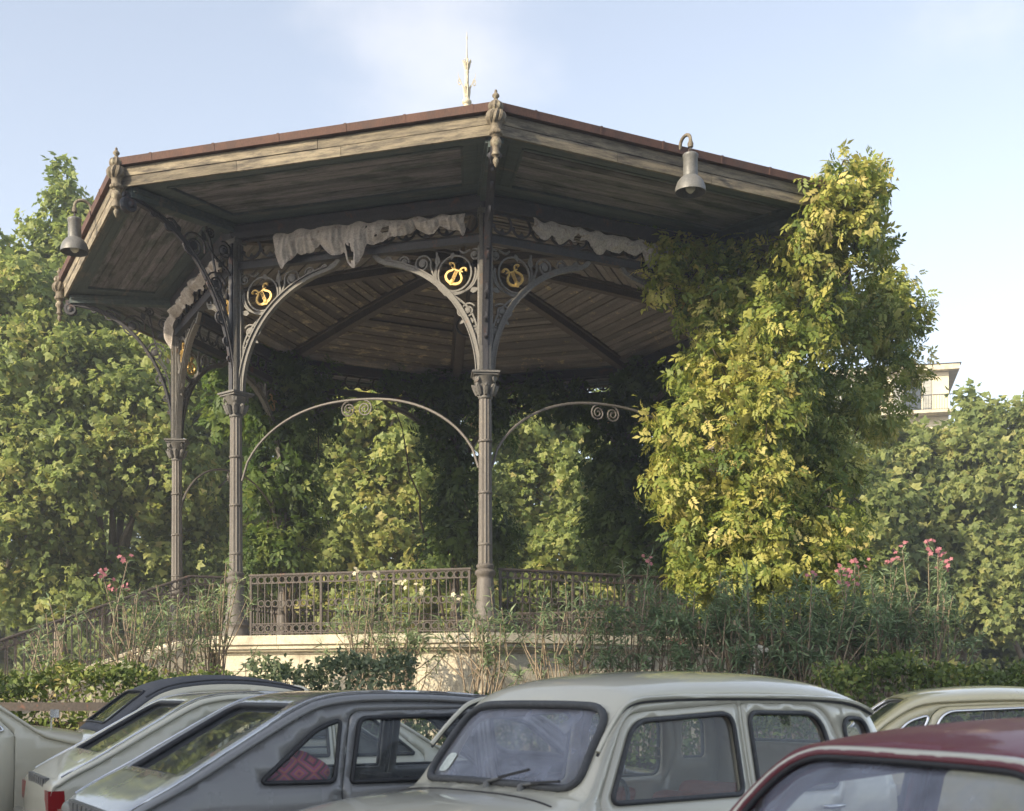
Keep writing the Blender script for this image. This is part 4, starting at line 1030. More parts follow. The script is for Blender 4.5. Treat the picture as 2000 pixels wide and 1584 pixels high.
for q in ((430, 42, 'shady tree directly behind the near left column', [(420, 800, 42, 1.8, 1.6, 1.7), (450, 930, 42, 1.8, 1.6, 1.4), (440, 1080, 42, 1.8, 1.5, 1.2), (400, 680, 42, 1.6, 1.5, 1.4), (470, 1190, 42, 1.6, 1.4, .9)], (.35, .18)),
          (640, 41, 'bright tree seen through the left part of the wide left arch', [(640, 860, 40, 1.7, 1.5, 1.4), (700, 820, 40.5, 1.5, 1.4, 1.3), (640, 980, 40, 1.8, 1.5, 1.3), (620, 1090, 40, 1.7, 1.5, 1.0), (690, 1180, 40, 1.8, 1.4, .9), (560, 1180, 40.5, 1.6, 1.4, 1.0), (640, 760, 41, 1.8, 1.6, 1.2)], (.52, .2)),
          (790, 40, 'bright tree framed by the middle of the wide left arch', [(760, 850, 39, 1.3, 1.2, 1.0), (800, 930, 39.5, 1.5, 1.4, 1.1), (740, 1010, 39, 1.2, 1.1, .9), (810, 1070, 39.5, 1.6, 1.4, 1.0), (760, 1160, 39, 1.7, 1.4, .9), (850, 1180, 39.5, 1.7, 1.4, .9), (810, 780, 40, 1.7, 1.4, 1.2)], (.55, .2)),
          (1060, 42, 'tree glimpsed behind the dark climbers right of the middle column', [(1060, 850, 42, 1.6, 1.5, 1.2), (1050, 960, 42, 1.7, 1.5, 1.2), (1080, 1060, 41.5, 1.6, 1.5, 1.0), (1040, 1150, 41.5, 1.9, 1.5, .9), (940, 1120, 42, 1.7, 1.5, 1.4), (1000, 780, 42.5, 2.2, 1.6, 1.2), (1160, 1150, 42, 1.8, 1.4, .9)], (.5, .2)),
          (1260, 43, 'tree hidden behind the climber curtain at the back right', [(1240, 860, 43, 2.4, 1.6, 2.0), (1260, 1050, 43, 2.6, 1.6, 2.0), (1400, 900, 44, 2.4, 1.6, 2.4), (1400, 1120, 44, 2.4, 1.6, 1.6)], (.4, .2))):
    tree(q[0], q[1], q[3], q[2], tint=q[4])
for q in ((1590, 47, 'pale distant tree emerging right of the climber', [(1630, 890, 47, 1.5, 1.5, 1.2), (1600, 980, 47, 2.2, 1.8, 1.8), (1680, 1000, 46, 1.9, 1.6, 1.6), (1560, 1120, 47, 2.2, 1.8, 1.6), (1690, 1130, 46.5, 1.7, 1.5, 1.2), (1650, 1210, 47, 1.9, 1.6, 1.0)]),
          (1730, 50, 'distant tree below the balcony of the far house', [(1720, 885, 50, 1.5, 1.5, 1.3), (1770, 890, 50, 1.3, 1.4, .8), (1760, 950, 49.5, 1.8, 1.6, 1.5), (1720, 1080, 49, 1.7, 1.5, 1.4), (1800, 1060, 49, 1.5, 1.4, 1.2), (1740, 1190, 50, 1.4, 1.4, .9)]),
          (1880, 50, 'rounded distant tree at the right with its top above the others', [(1897, 815, 50, .8, 1.1, .9), (1845, 885, 50, 1.2, 1.4, .9), (1900, 930, 49, 2.0, 1.7, 1.6), (1830, 980, 49.5, 1.3, 1.4, 1.3), (1900, 1060, 48.5, 1.9, 1.6, 1.4), (1870, 1160, 48, 1.6, 1.3, .8), (1920, 1210, 48, 1.6, 1.3, .7)]),
          (2010, 49, 'distant tree cut by the right edge of the view', [(1965, 835, 49.5, 1.0, 1.3, 1.0), (2035, 850, 50, 1.7, 1.7, 1.4), (2000, 950, 49, 1.9, 1.7, 1.7), (1970, 1090, 48, 1.6, 1.5, 1.4), (2030, 1120, 48, 2, 1.7, 1.7), (1960, 1200, 48, 1.4, 1.3, .8)])):
    tree(q[0], q[1], q[3], q[2], 'leaf_far', tint=(.5, .2), clump=.65, leaf=.26, group='distant trees at the right')

FARLAB = ('of the back row beyond the left edge of the view', 'of the back row behind the pointed tree', 'of the back row behind the leftmost column', 'of the back row behind the near left column', 'of the back row behind the left part of the wide arch', 'of the back row just left of the middle column', 'of the back row just right of the middle column', 'of the back row behind the climber curtain', 'of the back row behind the yellow climber', 'of the back row at the right flank of the climbers', 'of the back row below the far house', 'of the back row near the right edge', 'of the back row beyond the right edge of the view')
# a far row that closes the view between the nearer crowns
for i, (px, d, top, tn) in enumerate(((-120, 56, 560, .3), (60, 57, 600, .35), (260, 56, 640, .3), (460, 58, 660, .4), (660, 56, 700, .35), (860, 58, 690, .4), (1060, 57, 700, .35), (1260, 58, 720, .3), (1460, 60, 740, .35), (1640, 60, 900, .4), (1800, 60, 920, .4), (1960, 60, 900, .4), (2120, 60, 860, .4))):
    H = at(0, top, d).z
    side = FARLAB[i]
    tree(px, d, [(px + dx, 1356 - (1356 - top) * f, d + dy, 3.0, 2.2, 2.4) for dx, dy, f in ((0, 0, .82), (-60, .5, .55), (70, -.5, .5), (0, -.5, .25), (-75, 0, .18), (75, .5, .2))], 'far tree ' + side, 'leaf_far', tint=(tn, .18), clump=1.0, per=30, leaf=.42, dens=1.6, group='far row of trees')
# ================================================================== houses
def wall_with_windows(g, x0, x1, z0, z1, wins, mat, y=0, depth=.25, name='wall'):
    """a wall in the x-z plane with real openings"""
    xs = sorted({x0, x1, *[w[0] for w in wins], *[w[1] for w in wins]}); zz = sorted({z0, z1, *[w[2] for w in wins], *[w[3] for w in wins]})
    mb = MB()
    for a, b in zip(xs[:-1], xs[1:]):
        for c, d in zip(zz[:-1], zz[1:]):
            mx_, mz = (a + b) / 2, (c + d) / 2
            if any(w[0] < mx_ < w[1] and w[2] < mz < w[3] for w in wins): continue
            mb.box(a, b, y, y + depth, c, d)
    o = mb.build(name, mat, g)
    return o
h = at(1853, 1356, 78)
hs_ = empty('town_house', (h.x, 78, 0), R_(-14), label='cream far house with a low tiled roof rising above the trees at right', cat='house')
wins = []
for fl in range(6):
    for i in range(4): wins.append((-2.7 - i * 2.6 + .0, -1.6 - i * 2.6, 1.95 + fl * 3.25 - (.2 if fl == 5 else 0), 3.75 + fl * 3.25))
hs_.scale.z = 1.05
wall_with_windows(hs_, -12, 0, 0, 20.4, wins, M['plaster'])
MB().box(-12, -.02, .27, 9, 0, 20.3).build('inner_block', M['plaster'], hs_)
MB().box(-12.5, .6, -.55, 9.4, 20.42, 20.75).build('eaves', M['stone_grey'], hs_)
rf = MB().add([(-12.6, -.65, 20.76), (.7, -.65, 20.76), (.7, 9.5, 20.76), (-12.6, 9.5, 20.76), (-9.5, 4, 21.7), (-3, 4, 21.7)], [(0, 1, 5, 4), (1, 2, 5), (2, 3, 4, 5), (3, 0, 4)]).build('roof', M['tile'], hs_)
for (a, b, c, d) in wins:
    if c < 10: continue
    w = MB().box(a - .06, b + .06, -.04, .02, c - .08, c - .0).build('window', M['stone_grey'], hs_)
    MB().box(a, b, .16, .2, c, d).build('pane', M['window_glass'], w)
    for s, x in ((0, a - .58), (1, b + .06)):
        if random.random() < .8: 
            sh = MB().box(x, x + .52, -.06, -.01, c, d)
            for q in range(8): sh.box(x + .05, x + .47, -.075, -.06, c + .08 + q * (d - c) / 8.4, c + .14 + q * (d - c) / 8.4)
            sh.build('shutter', M['shutter'], w)
MB().box(-12.2, .25, -1.15, .0, 17.8, 17.97).build('balcony', M['stone_grey'], hs_)
bl_ = MB().box(-12.2, .25, -1.15, -1.1, 18.8, 18.85)
for i in range(80): bl_.box(-12.2 + i * .156, -12.18 + i * .156, -1.14, -1.11, 17.97, 18.8)
bl_.build('balcony_railing', M['iron_dark'], hs_)
h = at(1700, 1356, 62)
ar = empty('arcade_building', (h.x, 62, 0), 0, label='low shaded building front with dark doorways under the trees at the lower right', cat='building')
wn_ = [(1 + i * 2.1, 2.5 + i * 2.1, 0, 3.3) for i in range(6)]
wall_with_windows(ar, 0, 15, 0, 5.5, wn_, M['darkstone'])
for a, b, c, d in wn_: MB().box(a, b, .3, .34, c, d).build('door', M['dark'], ar)  # dark sheets painting the shade in the doorways, not door leaves
h = at(-60, 1356, 60)
ar = empty('far_building_front', (h.x - 6, 64, 0), 0, label='dim grey building front behind the trees at the left', cat='building')
wn_ = [(1 + i * 2.6, 2.2 + i * 2.6, 1, 3.2) for i in range(20)]
wall_with_windows(ar, 0, 56, 0, 6.5, wn_, M['darkstone'])
for a, b, c, d in wn_: MB().box(a, b, .3, .34, c, d).build('pane', M['window_glass'], ar)

# the apartment block across the street, behind the viewpoint: it shades the parked cars
az = R_(SUN_AZ); dx_, dy_ = -math.sin(az), math.cos(az)       # along the light
qx, qy = dy_, -dx_
s0, p0 = -22.0, -12.7
BH = 2.75 + math.tan(R_(SUN_EL)) * (15.5 - s0)
bo = empty('apartment_block', (s0 * dx_ + p0 * qx, s0 * dy_ + p0 * qy, 0), math.atan2(qy, qx), label='pale six-storey apartment block across the street, facing the parked cars', cat='building')
nfl = 6; fh = BH / nfl; W_ = 40
wins = [(1.2 + i * 2.6, 2.3 + i * 2.6, .9 + f * fh, 2.9 + f * fh) for f in range(nfl) for i in range(14)]
wall_with_windows(bo, 0, W_, 0, BH, wins, M['plaster'], -.25)
MB().box(.02, W_ - .02, -12, -.27, 0, BH - .05).build('inner_block', M['plaster'], bo)
pm = MB().box(0, 1.1, -.1, -.06, 0, 2.0).mesh('pane', M['window_glass'])
for a, b, c, d in wins:
    inst(pm, 'window', bo, (a, -.12, c))
# ================================================================== cars
def pip(x, y, poly):
    c = False; n = len(poly); j = n - 1
    for i in range(n):
        xi, yi = poly[i]; xj, yj = poly[j]
        if (yi > y) != (yj > y) and x < (xj - xi) * (y - yi) / (yj - yi) + xi: c = not c
        j = i
    return c
def dseg(x, y, poly):
    p = np.array(poly); q = np.roll(p, -1, 0); d = q - p
    t = np.clip(((x - p[:, 0]) * d[:, 0] + (y - p[:, 1]) * d[:, 1]) / np.maximum((d ** 2).sum(1), 1e-12), 0, 1)
    return np.min(np.hypot(p[:, 0] + t * d[:, 0] - x, p[:, 1] + t * d[:, 1] - y))
def rpoly(pts, n=7):
    """polygon with rounded corners: (x, y, radius)"""
    out = []; L = len(pts)
    for i in range(L):
        p = Vector(pts[i][:2]); r = pts[i][2] if len(pts[i]) > 2 else 0
        a = Vector(pts[i - 1][:2]); b = Vector(pts[(i + 1) % L][:2])
        if r <= 0: out.append(tuple(p)); continue
        da = (a - p); db = (b - p); r = min(r, da.length * .48, db.length * .48)
        s = p + da.normalized() * r; e = p + db.normalized() * r
        for k in range(n + 1):
            t = k / n; out.append(tuple((1 - t) ** 2 * s + 2 * (1 - t) * t * p + t * t * e))
    return out
def resample(poly, step):
    out = []
    for i in range(len(poly)):
        a = Vector(poly[i]); b = Vector(poly[(i + 1) % len(poly)]); k = max(1, int(math.ceil((b - a).length / step)))
        for j in range(k): out.append(tuple(a + (b - a) * j / k))
    return out
def panel(outer, holes, fn, inner, want=None, step=.09):
    """triangulated curved sheet over a 2D outline with holes; returns verts, faces"""
    rings = [resample(outer, step)] + [resample(h, step) for h in holes]
    vs, es = [], []
    for r in rings:
        b = len(vs); vs += r; es += [(b + i, b + (i + 1) % len(r)) for i in range(len(r))]
    for x, y in inner:
        if pip(x, y, outer) and not any(pip(x, y, h) for h in holes) and all(dseg(x, y, r) > .012 for r in rings): vs.append((x, y))
    V, E_, F_, *_ = geometry.delaunay_2d_cdt([Vector(v) for v in vs], es, [], 0, 1e-6)
    fs = []
    for f in F_:
        cx = sum(V[i].x for i in f) / 3; cy = sum(V[i].y for i in f) / 3
        if pip(cx, cy, outer) and not any(pip(cx, cy, h) for h in holes): fs.append(tuple(f))
    P = [fn(v.x, v.y) for v in V]
    if want is not None and fs:
        s = 0
        for f in fs[:60]:
            s += (P[f[1]] - P[f[0]]).cross(P[f[2]] - P[f[0]]).dot(want)
        if s < 0: fs = [(f[0], f[2], f[1]) for f in fs]
    return P, fs
def sheetobj(name, parts, mat, parent, thick=.02, **k):
    me = bpy.data.meshes.new(name); V, F_ = [], []
    for P, fs in parts:
        b = len(V); V += [tuple(p) for p in P]; F_ += [tuple(b + i for i in f) for f in fs]
    me.from_pydata(V, [], F_); me.update(); me.materials.append(mat)
    me.polygons.foreach_set('use_smooth', [True] * len(me.polygons))
    o = bpy.data.objects.new(name, me); link(o, parent); tag(o, **k)
    if thick:
        md = o.modifiers.new('thick', 'SOLIDIFY'); md.thickness = thick; md.offset = -1
        me.set_sharp_from_angle(angle=R_(40))
    return o
VS = [x for v in (.15, .35, .55, .72, .84, .91, .95, .975, .99, .997) for x in (-v, v)]
class Body:
    def __init__(s, prof, wb, zb, tumble, xf, tf, xr, tr, zlow=.0):
        s.prof = catmull([tuple(p) + (3,) if len(p) == 3 else tuple(p) for p in prof], 7); s.wb, s.zb, s.tb, s.xf, s.tf, s.xr, s.tr, s.zlow = wb, zb, tumble, xf, tf, xr, tr, zlow
        P = np.array([(p[0], p[1]) for p in s.prof]); d = np.hypot(*np.diff(P, axis=0).T)
        s.s = np.concatenate([[0], np.cumsum(d)]); s.P = P; s.c = np.array([p[2] for p in s.prof]); s.p = np.array([p[3] if len(p) > 3 else 3 for p in s.prof])
        T = np.gradient(P, s.s, axis=0); T /= np.linalg.norm(T, axis=1)[:, None]
        s.Nn = np.stack([-T[:, 1], T[:, 0]], 1)
        if s.Nn[len(P) // 2, 1] < 0: s.Nn = -s.Nn
        s.E = P - s.Nn * s.c[:, None]
        s.hw = np.array([s.W(x, z) for x, z in s.E])
    def W(s, x, z):
        w = s.wb - s.tb * max(0, z - s.zb) - .10 * max(0, s.zb - .25 - z) ** 1.5
        w -= s.tf * max(0, x - s.xf) ** 2 + s.tr * max(0, s.xr - x) ** 2
        w -= .012 * (1 if z > s.zb else 0) * min(1, max(0, (z - s.zb) / .03))
        return w
    def at(s, t):
        f = lambda a: np.interp(t, s.s, a)
        return f(s.P[:, 0]), f(s.P[:, 1]), f(s.Nn[:, 0]), f(s.Nn[:, 1]), f(s.c), f(s.hw), f(s.p)
    def top(s, t, y, off=0):
        x, z, nx, nz, c, hw, p = s.at(t); v = min(1, abs(y) / hw)
        o = c * (1 - math.sqrt(max(0, 1 - v ** p)))
        return Vector((x - nx * (o - off), y, z - nz * (o - off)))
    def s_of_x(s, x):
        return float(np.interp(-x, -s.P[:, 0], s.s))
    def side(s, x, z, sg, off=0):
        return Vector((x, sg * (s.W(x, z) + off), z))
    def inner_top(s, s0, s1, ds=.1):
        pts = []
        for t in [float(q) for q in s.s if s0 + .01 < q < s1 - .01]:
            hw = s.at(t)[5]
            pts += [(t, hw * v) for v in VS]
        return pts
def wheel(parent, x, y, r, sg):
    g = MB().lathe([(r * .62, -.07), (r * .9, -.085), (r, -.06), (r, .06), (r * .9, .085), (r * .62, .07)], 28)
    g.v = [(a, c, b) for a, b, c in g.v]
    o = g.build('wheel', M['rubber'], parent, True, 50); o.location = (x, y, r)
    h = MB().lathe([(r * .62, -.05), (r * .6, .05), (r * .45, .03), (r * .3, .06), (.02, .075)], 24); h.v = [(a, c * sg, b) for a, b, c in h.v]
    h.build('rim', M['chrome_dull'], o, True, 40)
M['chrome_dull'] = generic('wheel_paint', (.42, .42, .4), (.55, .55, .52), 3, .4, bmp=0)
def seat(g, x, y, w, mat, h=.92, rake=.18, name='seat'):
    b = MB().box(x - .25, x + .28, y - w / 2, y + w / 2, .30, .47)
    o = b.build(name, mat, g); md = o.modifiers.new('b', 'BEVEL'); md.width = .04; md.segments = 3
    v = [(xx, yy, z) for (xx, z) in ((x - .22, .42), (x - .34, .42), (x - .34 - rake, h), (x - .22 - rake, h)) for yy in (y - w / 2, y + w / 2)]
    k = MB().add([v[0], v[2], v[4], v[6], v[1], v[3], v[5], v[7]], [(0, 1, 2, 3), (7, 6, 5, 4), (0, 4, 5, 1), (1, 5, 6, 2), (2, 6, 7, 3), (3, 7, 4, 0)]).build('backrest', mat, o)
    md = k.modifiers.new('b', 'BEVEL'); md.width = .045; md.segments = 3
def make_car(name, label, loc, yaw, B, bodymat, roofmat, top_wins, doors, side_wins, seals, zbot=.24, wheels=(1.2, -1.2), wr=.30, seats='interior', glassmat=None, trims=(), roofx=None, gutter=None, holes_extra=(), interior_mat='interior', rear_seat=True, steer=None, cat='car', topglass=None, head=None):
    g = empty(name, loc, R_(yaw), label=label, cat=cat, group='parked cars')
    gm = glassmat or M['glass']
    S = B.s[-1]
    # top strip with screen openings
    tw = []
    for w in top_wins:
        tw.append(dict(w, poly=rpoly([(B.s_of_x(x), y, r) for x, y, r in w['pts']])))
    def strip(s0, s1, ww):
        ss = [s0] + [float(q) for q in B.s if s0 + .004 < q < s1 - .004] + [s1]
        outer = [(t, -B.at(t)[5]) for t in ss] + [(t, B.at(t)[5]) for t in ss[::-1]]
        return panel(outer, [w['poly'] for w in ww], lambda a, b: B.top(a, b), B.inner_top(s0, s1), Vector((0, 0, 1)))
    if roofx:
        a, b = B.s_of_x(roofx[0]), B.s_of_x(roofx[1])
        fr_ = [w for w in tw if w['poly'][0][0] < a]; bk = [w for w in tw if w['poly'][0][0] > b]; mid = [w for w in tw if w not in fr_ and w not in bk]
        body_parts = [strip(0, a, fr_), strip(b, S, bk)]
        sheetobj('roof', [strip(a + .001, b - .001, mid)], roofmat, g, .02)
    else: body_parts = [strip(0, S, tw)]
    # sides
    edge = [tuple(e) for e in B.E]
    xF, xR = edge[0][0], edge[-1][0]
    low = []
    for xw in sorted(wheels):
        low.append((xw - wr - .09, zbot)); low += [(xw - (wr + .07) * math.cos(a), wr + (wr + .07) * math.sin(a)) for a in [PI * i / 10 for i in range(0, 11)] if wr + (wr + .07) * math.sin(a) > zbot]; low.append((xw + wr + .09, zbot))
    outer = edge + [(xR + .02, zbot)] + low + [(xF - .02, zbot)]
    for sg in (1, -1):
        dh = [rpoly(d['poly']) for d in doors]
        gxz = [(x, z) for x in np.arange(xR, xF, .14) for z in (.4, .6, .75, .88, .95, 1.05, 1.15, 1.25, 1.33, 1.4)]
        wh = [rpoly(w) for w in side_wins]
        body_parts.append(panel(outer, dh + wh, lambda x, z: B.side(x, z, sg), gxz, Vector((0, sg, 0))))
        for d, dp in zip(doors, dh):
            cx = sum(p[0] for p in dp) / len(dp); cz = sum(p[1] for p in dp) / len(dp)
            shr = [(cx + (x - cx) * (1 - .008 / max(.1, abs(x - cx)) * 1 if abs(x - cx) > .02 else 1), cz + (z - cz) * .995) for x, z in dp]
            wp = rpoly(d['win']) if d.get('win') else None
            o = sheetobj('door', [panel(shr, [wp] if wp else [], lambda x, z: B.side(x, z, sg), gxz, Vector((0, sg, 0)))], bodymat, g, .035)
            if wp: add_pane(B, o, wp, lambda x, z, off: B.side(x, z, sg, off), Vector((0, sg, 0)), gm, seals, 'window')
            hx, hz = d['handle']
            hb = MB().tube([B.side(hx - .09, hz, sg, .012), B.side(hx - .08, hz, sg, .04), B.side(hx + .05, hz, sg, .042), B.side(hx + .06, hz, sg, .012)], [.012, .013, .014, .012], 8)
            hb.build('handle', M['chrome'], o, True, 60)
        for wp in wh: add_pane(B, g, wp, lambda x, z, off: B.side(x, z, sg, off), Vector((0, sg, 0)), gm, seals, 'window')
    sheetobj('body', body_parts, bodymat, g, .025)
    for w in tw: add_pane(B, g, w['poly'], lambda a, b, off: B.top(a, b, off), Vector((0, 0, 1)), w.get('glass') or gm, w.get('seal') or seals, w['name'], w.get('sr', .016))
    # trims along the roof edges
    for (x0, x1, v, m_, r, o2) in trims:
        s0, s1 = B.s_of_x(x0), B.s_of_x(x1)
        for sg in (1, -1):
            pts = []
            for t in np.linspace(s0, s1, 60):
                x, z, nx, nz, c_, hw, p_ = B.at(float(t)); y_ = hw * v
                q_ = B.top(float(t), y_, 0); k_ = 1 if p_ > 4.5 and v < .98 else 0
                pts.append(Vector(((x - nx * -o2) if k_ else q_.x, sg * y_, (z + nz * o2) if k_ else q_.z)))
            MB().tube(pts, r, 6).build('roof_trim', M[m_] if isinstance(m_, str) else m_, g, True, 60)
    if gutter:
        for sg in (1, -1):
            pts = [B.side(x, z, sg, .012) for x, z in catmull(gutter, 6)]
            MB().tube(pts, .013, 6).build('gutter', bodymat, g, True, 60)
            MB().tube([p + Vector((0, -sg * .004, -.016)) for p in pts], .008, 5).build('gutter_seal', M['rubber'], g, True, 60)
    for sg in (1, -1):
        for xw in wheels: wheel(g, xw, sg * (B.W(xw, .35) - .10), wr, sg)
    # inside
    xa = doors[0]['poly'][0][0] if doors else .6
    tub = MB().box(xR + .12, xF - .15, -B.wb + .12, B.wb - .12, .2, .24)
    tub.build('floor', M['interior'], g)
    wf, wrr = max(p[0] for p in doors[0]['poly']), min(p[0] for p in doors[-1]['poly'])
    dsh = MB().box(wf - .12, wf + .16, -B.wb + .16, B.wb - .16, .66, B.zb - .03).build('dashboard', M[interior_mat], g)
    sx = wf - .55
    for s_ in (-1, 1): seat(g, sx, s_ * .34, .5, M[seats], B.zb + .02)
    if rear_seat: seat(g, sx - .95, 0, 1.15, M[seats], B.zb - .0)
    MB().box(xR + .25, sx - 1.25, -B.wb + .16, B.wb - .16, B.zb - .16, B.zb - .13).build('parcel_shelf', M[interior_mat], g)
    sw = MB(); c = Vector((wf - .32, .34, B.zb - .04))
    sw.tube([c + Vector((-.06 * math.sin(a) * 1.5, .19 * math.cos(a), .17 * math.sin(a))) for a in [2 * PI * i / 24 for i in range(24)]], .011, 6, True)
    sw.tube([c, c + Vector((.25, 0, -.12))], .02, 6); sw.tube([c + Vector((0, .18, 0)), c, c + Vector((0, -.18, 0))], .008, 5)
    sw.build('steering_wheel', M['rubber'], g, True, 60)
    return g
def add_pane(B, g, poly, fn, want, gm, seals, name, sr=.014):
    xs = [p[0] for p in poly]; ys = [p[1] for p in poly]
    grid = [(x, y) for x in np.arange(min(xs), max(xs), .1) for y in np.arange(min(ys), max(ys), .1)]
    o = sheetobj(name, [panel(poly, [], lambda a, b: fn(a, b, -.010), grid, want)], gm, g, 0)
    pr = resample(poly, .05)
    MB().tube([fn(a, b, .004) for a, b in pr], sr, 6, True).build('window_seal', M[seals], o, True, 70)
    return o

M['cream_r'] = paint('cream_car_paint', (.62, .59, .47))
M['grey_p'] = paint('grey_blue_car_paint', (.205, .203, .20), .28)
M['ivory_p'] = paint('ivory_car_paint', (.60, .575, .46))
M['maroon_p'] = paint('maroon_roof_paint', (.16, .018, .03), .55, .2, None, .25)
M['yellow_p'] = paint('pale_yellow_car_paint', (.62, .56, .36))
M['blue_p'] = paint('dark_blue_car_paint', (.05, .065, .09))
M['left_p'] = paint('cream_left_car_paint', (.62, .58, .45))

# --- tall cream car in the middle
B4 = Body([(1.86, .45, .02), (1.84, .70, .05), (1.72, .84, .10), (1.30, .93, .13), (.86, .955, .10), (.75, .965, .05), (.69, 1.0, .04), (.53, 1.225, .045), (.37, 1.415, .07), (.22, 1.50, .10, 2.6), (-.1, 1.545, .125, 2.5), (-.6, 1.56, .135, 2.5), (-1.1, 1.545, .135, 2.5), (-1.45, 1.49, .12, 2.6), (-1.64, 1.38, .07), (-1.75, 1.15, .04), (-1.80, .9, .03), (-1.83, .45, .02)], .70, .89, .19, .9, .12, -1.4, .10)
r4 = make_car('parked_car', 'tall boxy cream car in the centre facing the camera with windscreen wipers', (.44, 6.72, 0), 220, B4, M['cream_r'], M['cream_r'],
    [dict(name='windscreen', pts=[(.70, -.59, .12), (.41, -.53, .14), (.41, .53, .14), (.70, .59, .12)], glass=M['glass_dust_sky'], seal='grey_rubber', sr=.022),
     dict(name='rear_window', pts=[(-1.665, .46, .09), (-1.755, .5, .09), (-1.755, -.5, .09), (-1.665, -.46, .09)])],
    [dict(poly=[(.62, .36, .02), (.62, .93, .03), (.38, 1.34, .10), (-.46, 1.385, .03), (-.46, .36, .02)], win=[(.55, .92, .06), (.33, 1.30, .10), (-.40, 1.335, .09), (-.40, .92, .05)], handle=(-.30, .82)),
     dict(poly=[(-.475, .36, .02), (-.475, 1.385, .03), (-1.20, 1.375, .16), (-1.33, 1.05, .1), (-1.22, .80, .1), (-1.02, .36, .05)], win=[(-.53, .92, .05), (-.53, 1.335, .07), (-1.14, 1.325, .14), (-1.22, .92, .08)], handle=(-1.10, .82))],
    [[(-1.38, 1.02, .06), (-1.33, 1.30, .12), (-1.55, 1.29, .08), (-1.62, 1.02, .05)]], 'grey_rubber', wheels=(1.2, -1.24), seats='red_vinyl', interior_mat='red_vinyl',
    gutter=[(.60, 1.16), (.46, 1.31), (.34, 1.39), (.1, 1.415), (-.5, 1.42), (-1.15, 1.41), (-1.45, 1.385), (-1.64, 1.33)])
# wipers, tax disc, bonnet lines
for y, e in ((.0, (.655, .26)), (.26, (.685, .50))):
    s0 = B4.s_of_x(.735); a = B4.top(s0, y, .03); b = B4.top(B4.s_of_x(e[0]), e[1], .035)
    w = MB().tube([a - Vector((0, 0, .02)), a, a.lerp(b, .45)], [.012, .009, .006], 6).lathe([(.02, a.z - .03), (.018, a.z - .005), (.008, a.z + .004)], 10, (a.x, a.y)).build('wiper', M['lamp'], r4, True, 50)
    MB().tube([a.lerp(b, .28) + Vector((0, 0, .004)), b], .009, 4).build('blade', M['rubber'], w)
tx = panel(rpoly([(B4.s_of_x(.665), -.52, .03), (B4.s_of_x(.665), -.44, .03), (B4.s_of_x(.60), -.42, .03), (B4.s_of_x(.60), -.50, .03)]), [], lambda a, b: B4.top(a, b, -.004), [], Vector((0, 0, 1)))
M['sticker'] = generic('pale_sticker', (.6, .66, .6), (.7, .74, .68), 4, .7, bmp=0)
sheetobj('sticker', [tx], M['sticker'], r4, 0)
MB().tube([B4.top(B4.s_of_x(.85), y, .001) for y in [-.6 + .06 * i for i in range(21)]], .007, 4).build('bonnet_seam', M['interior'], r4)

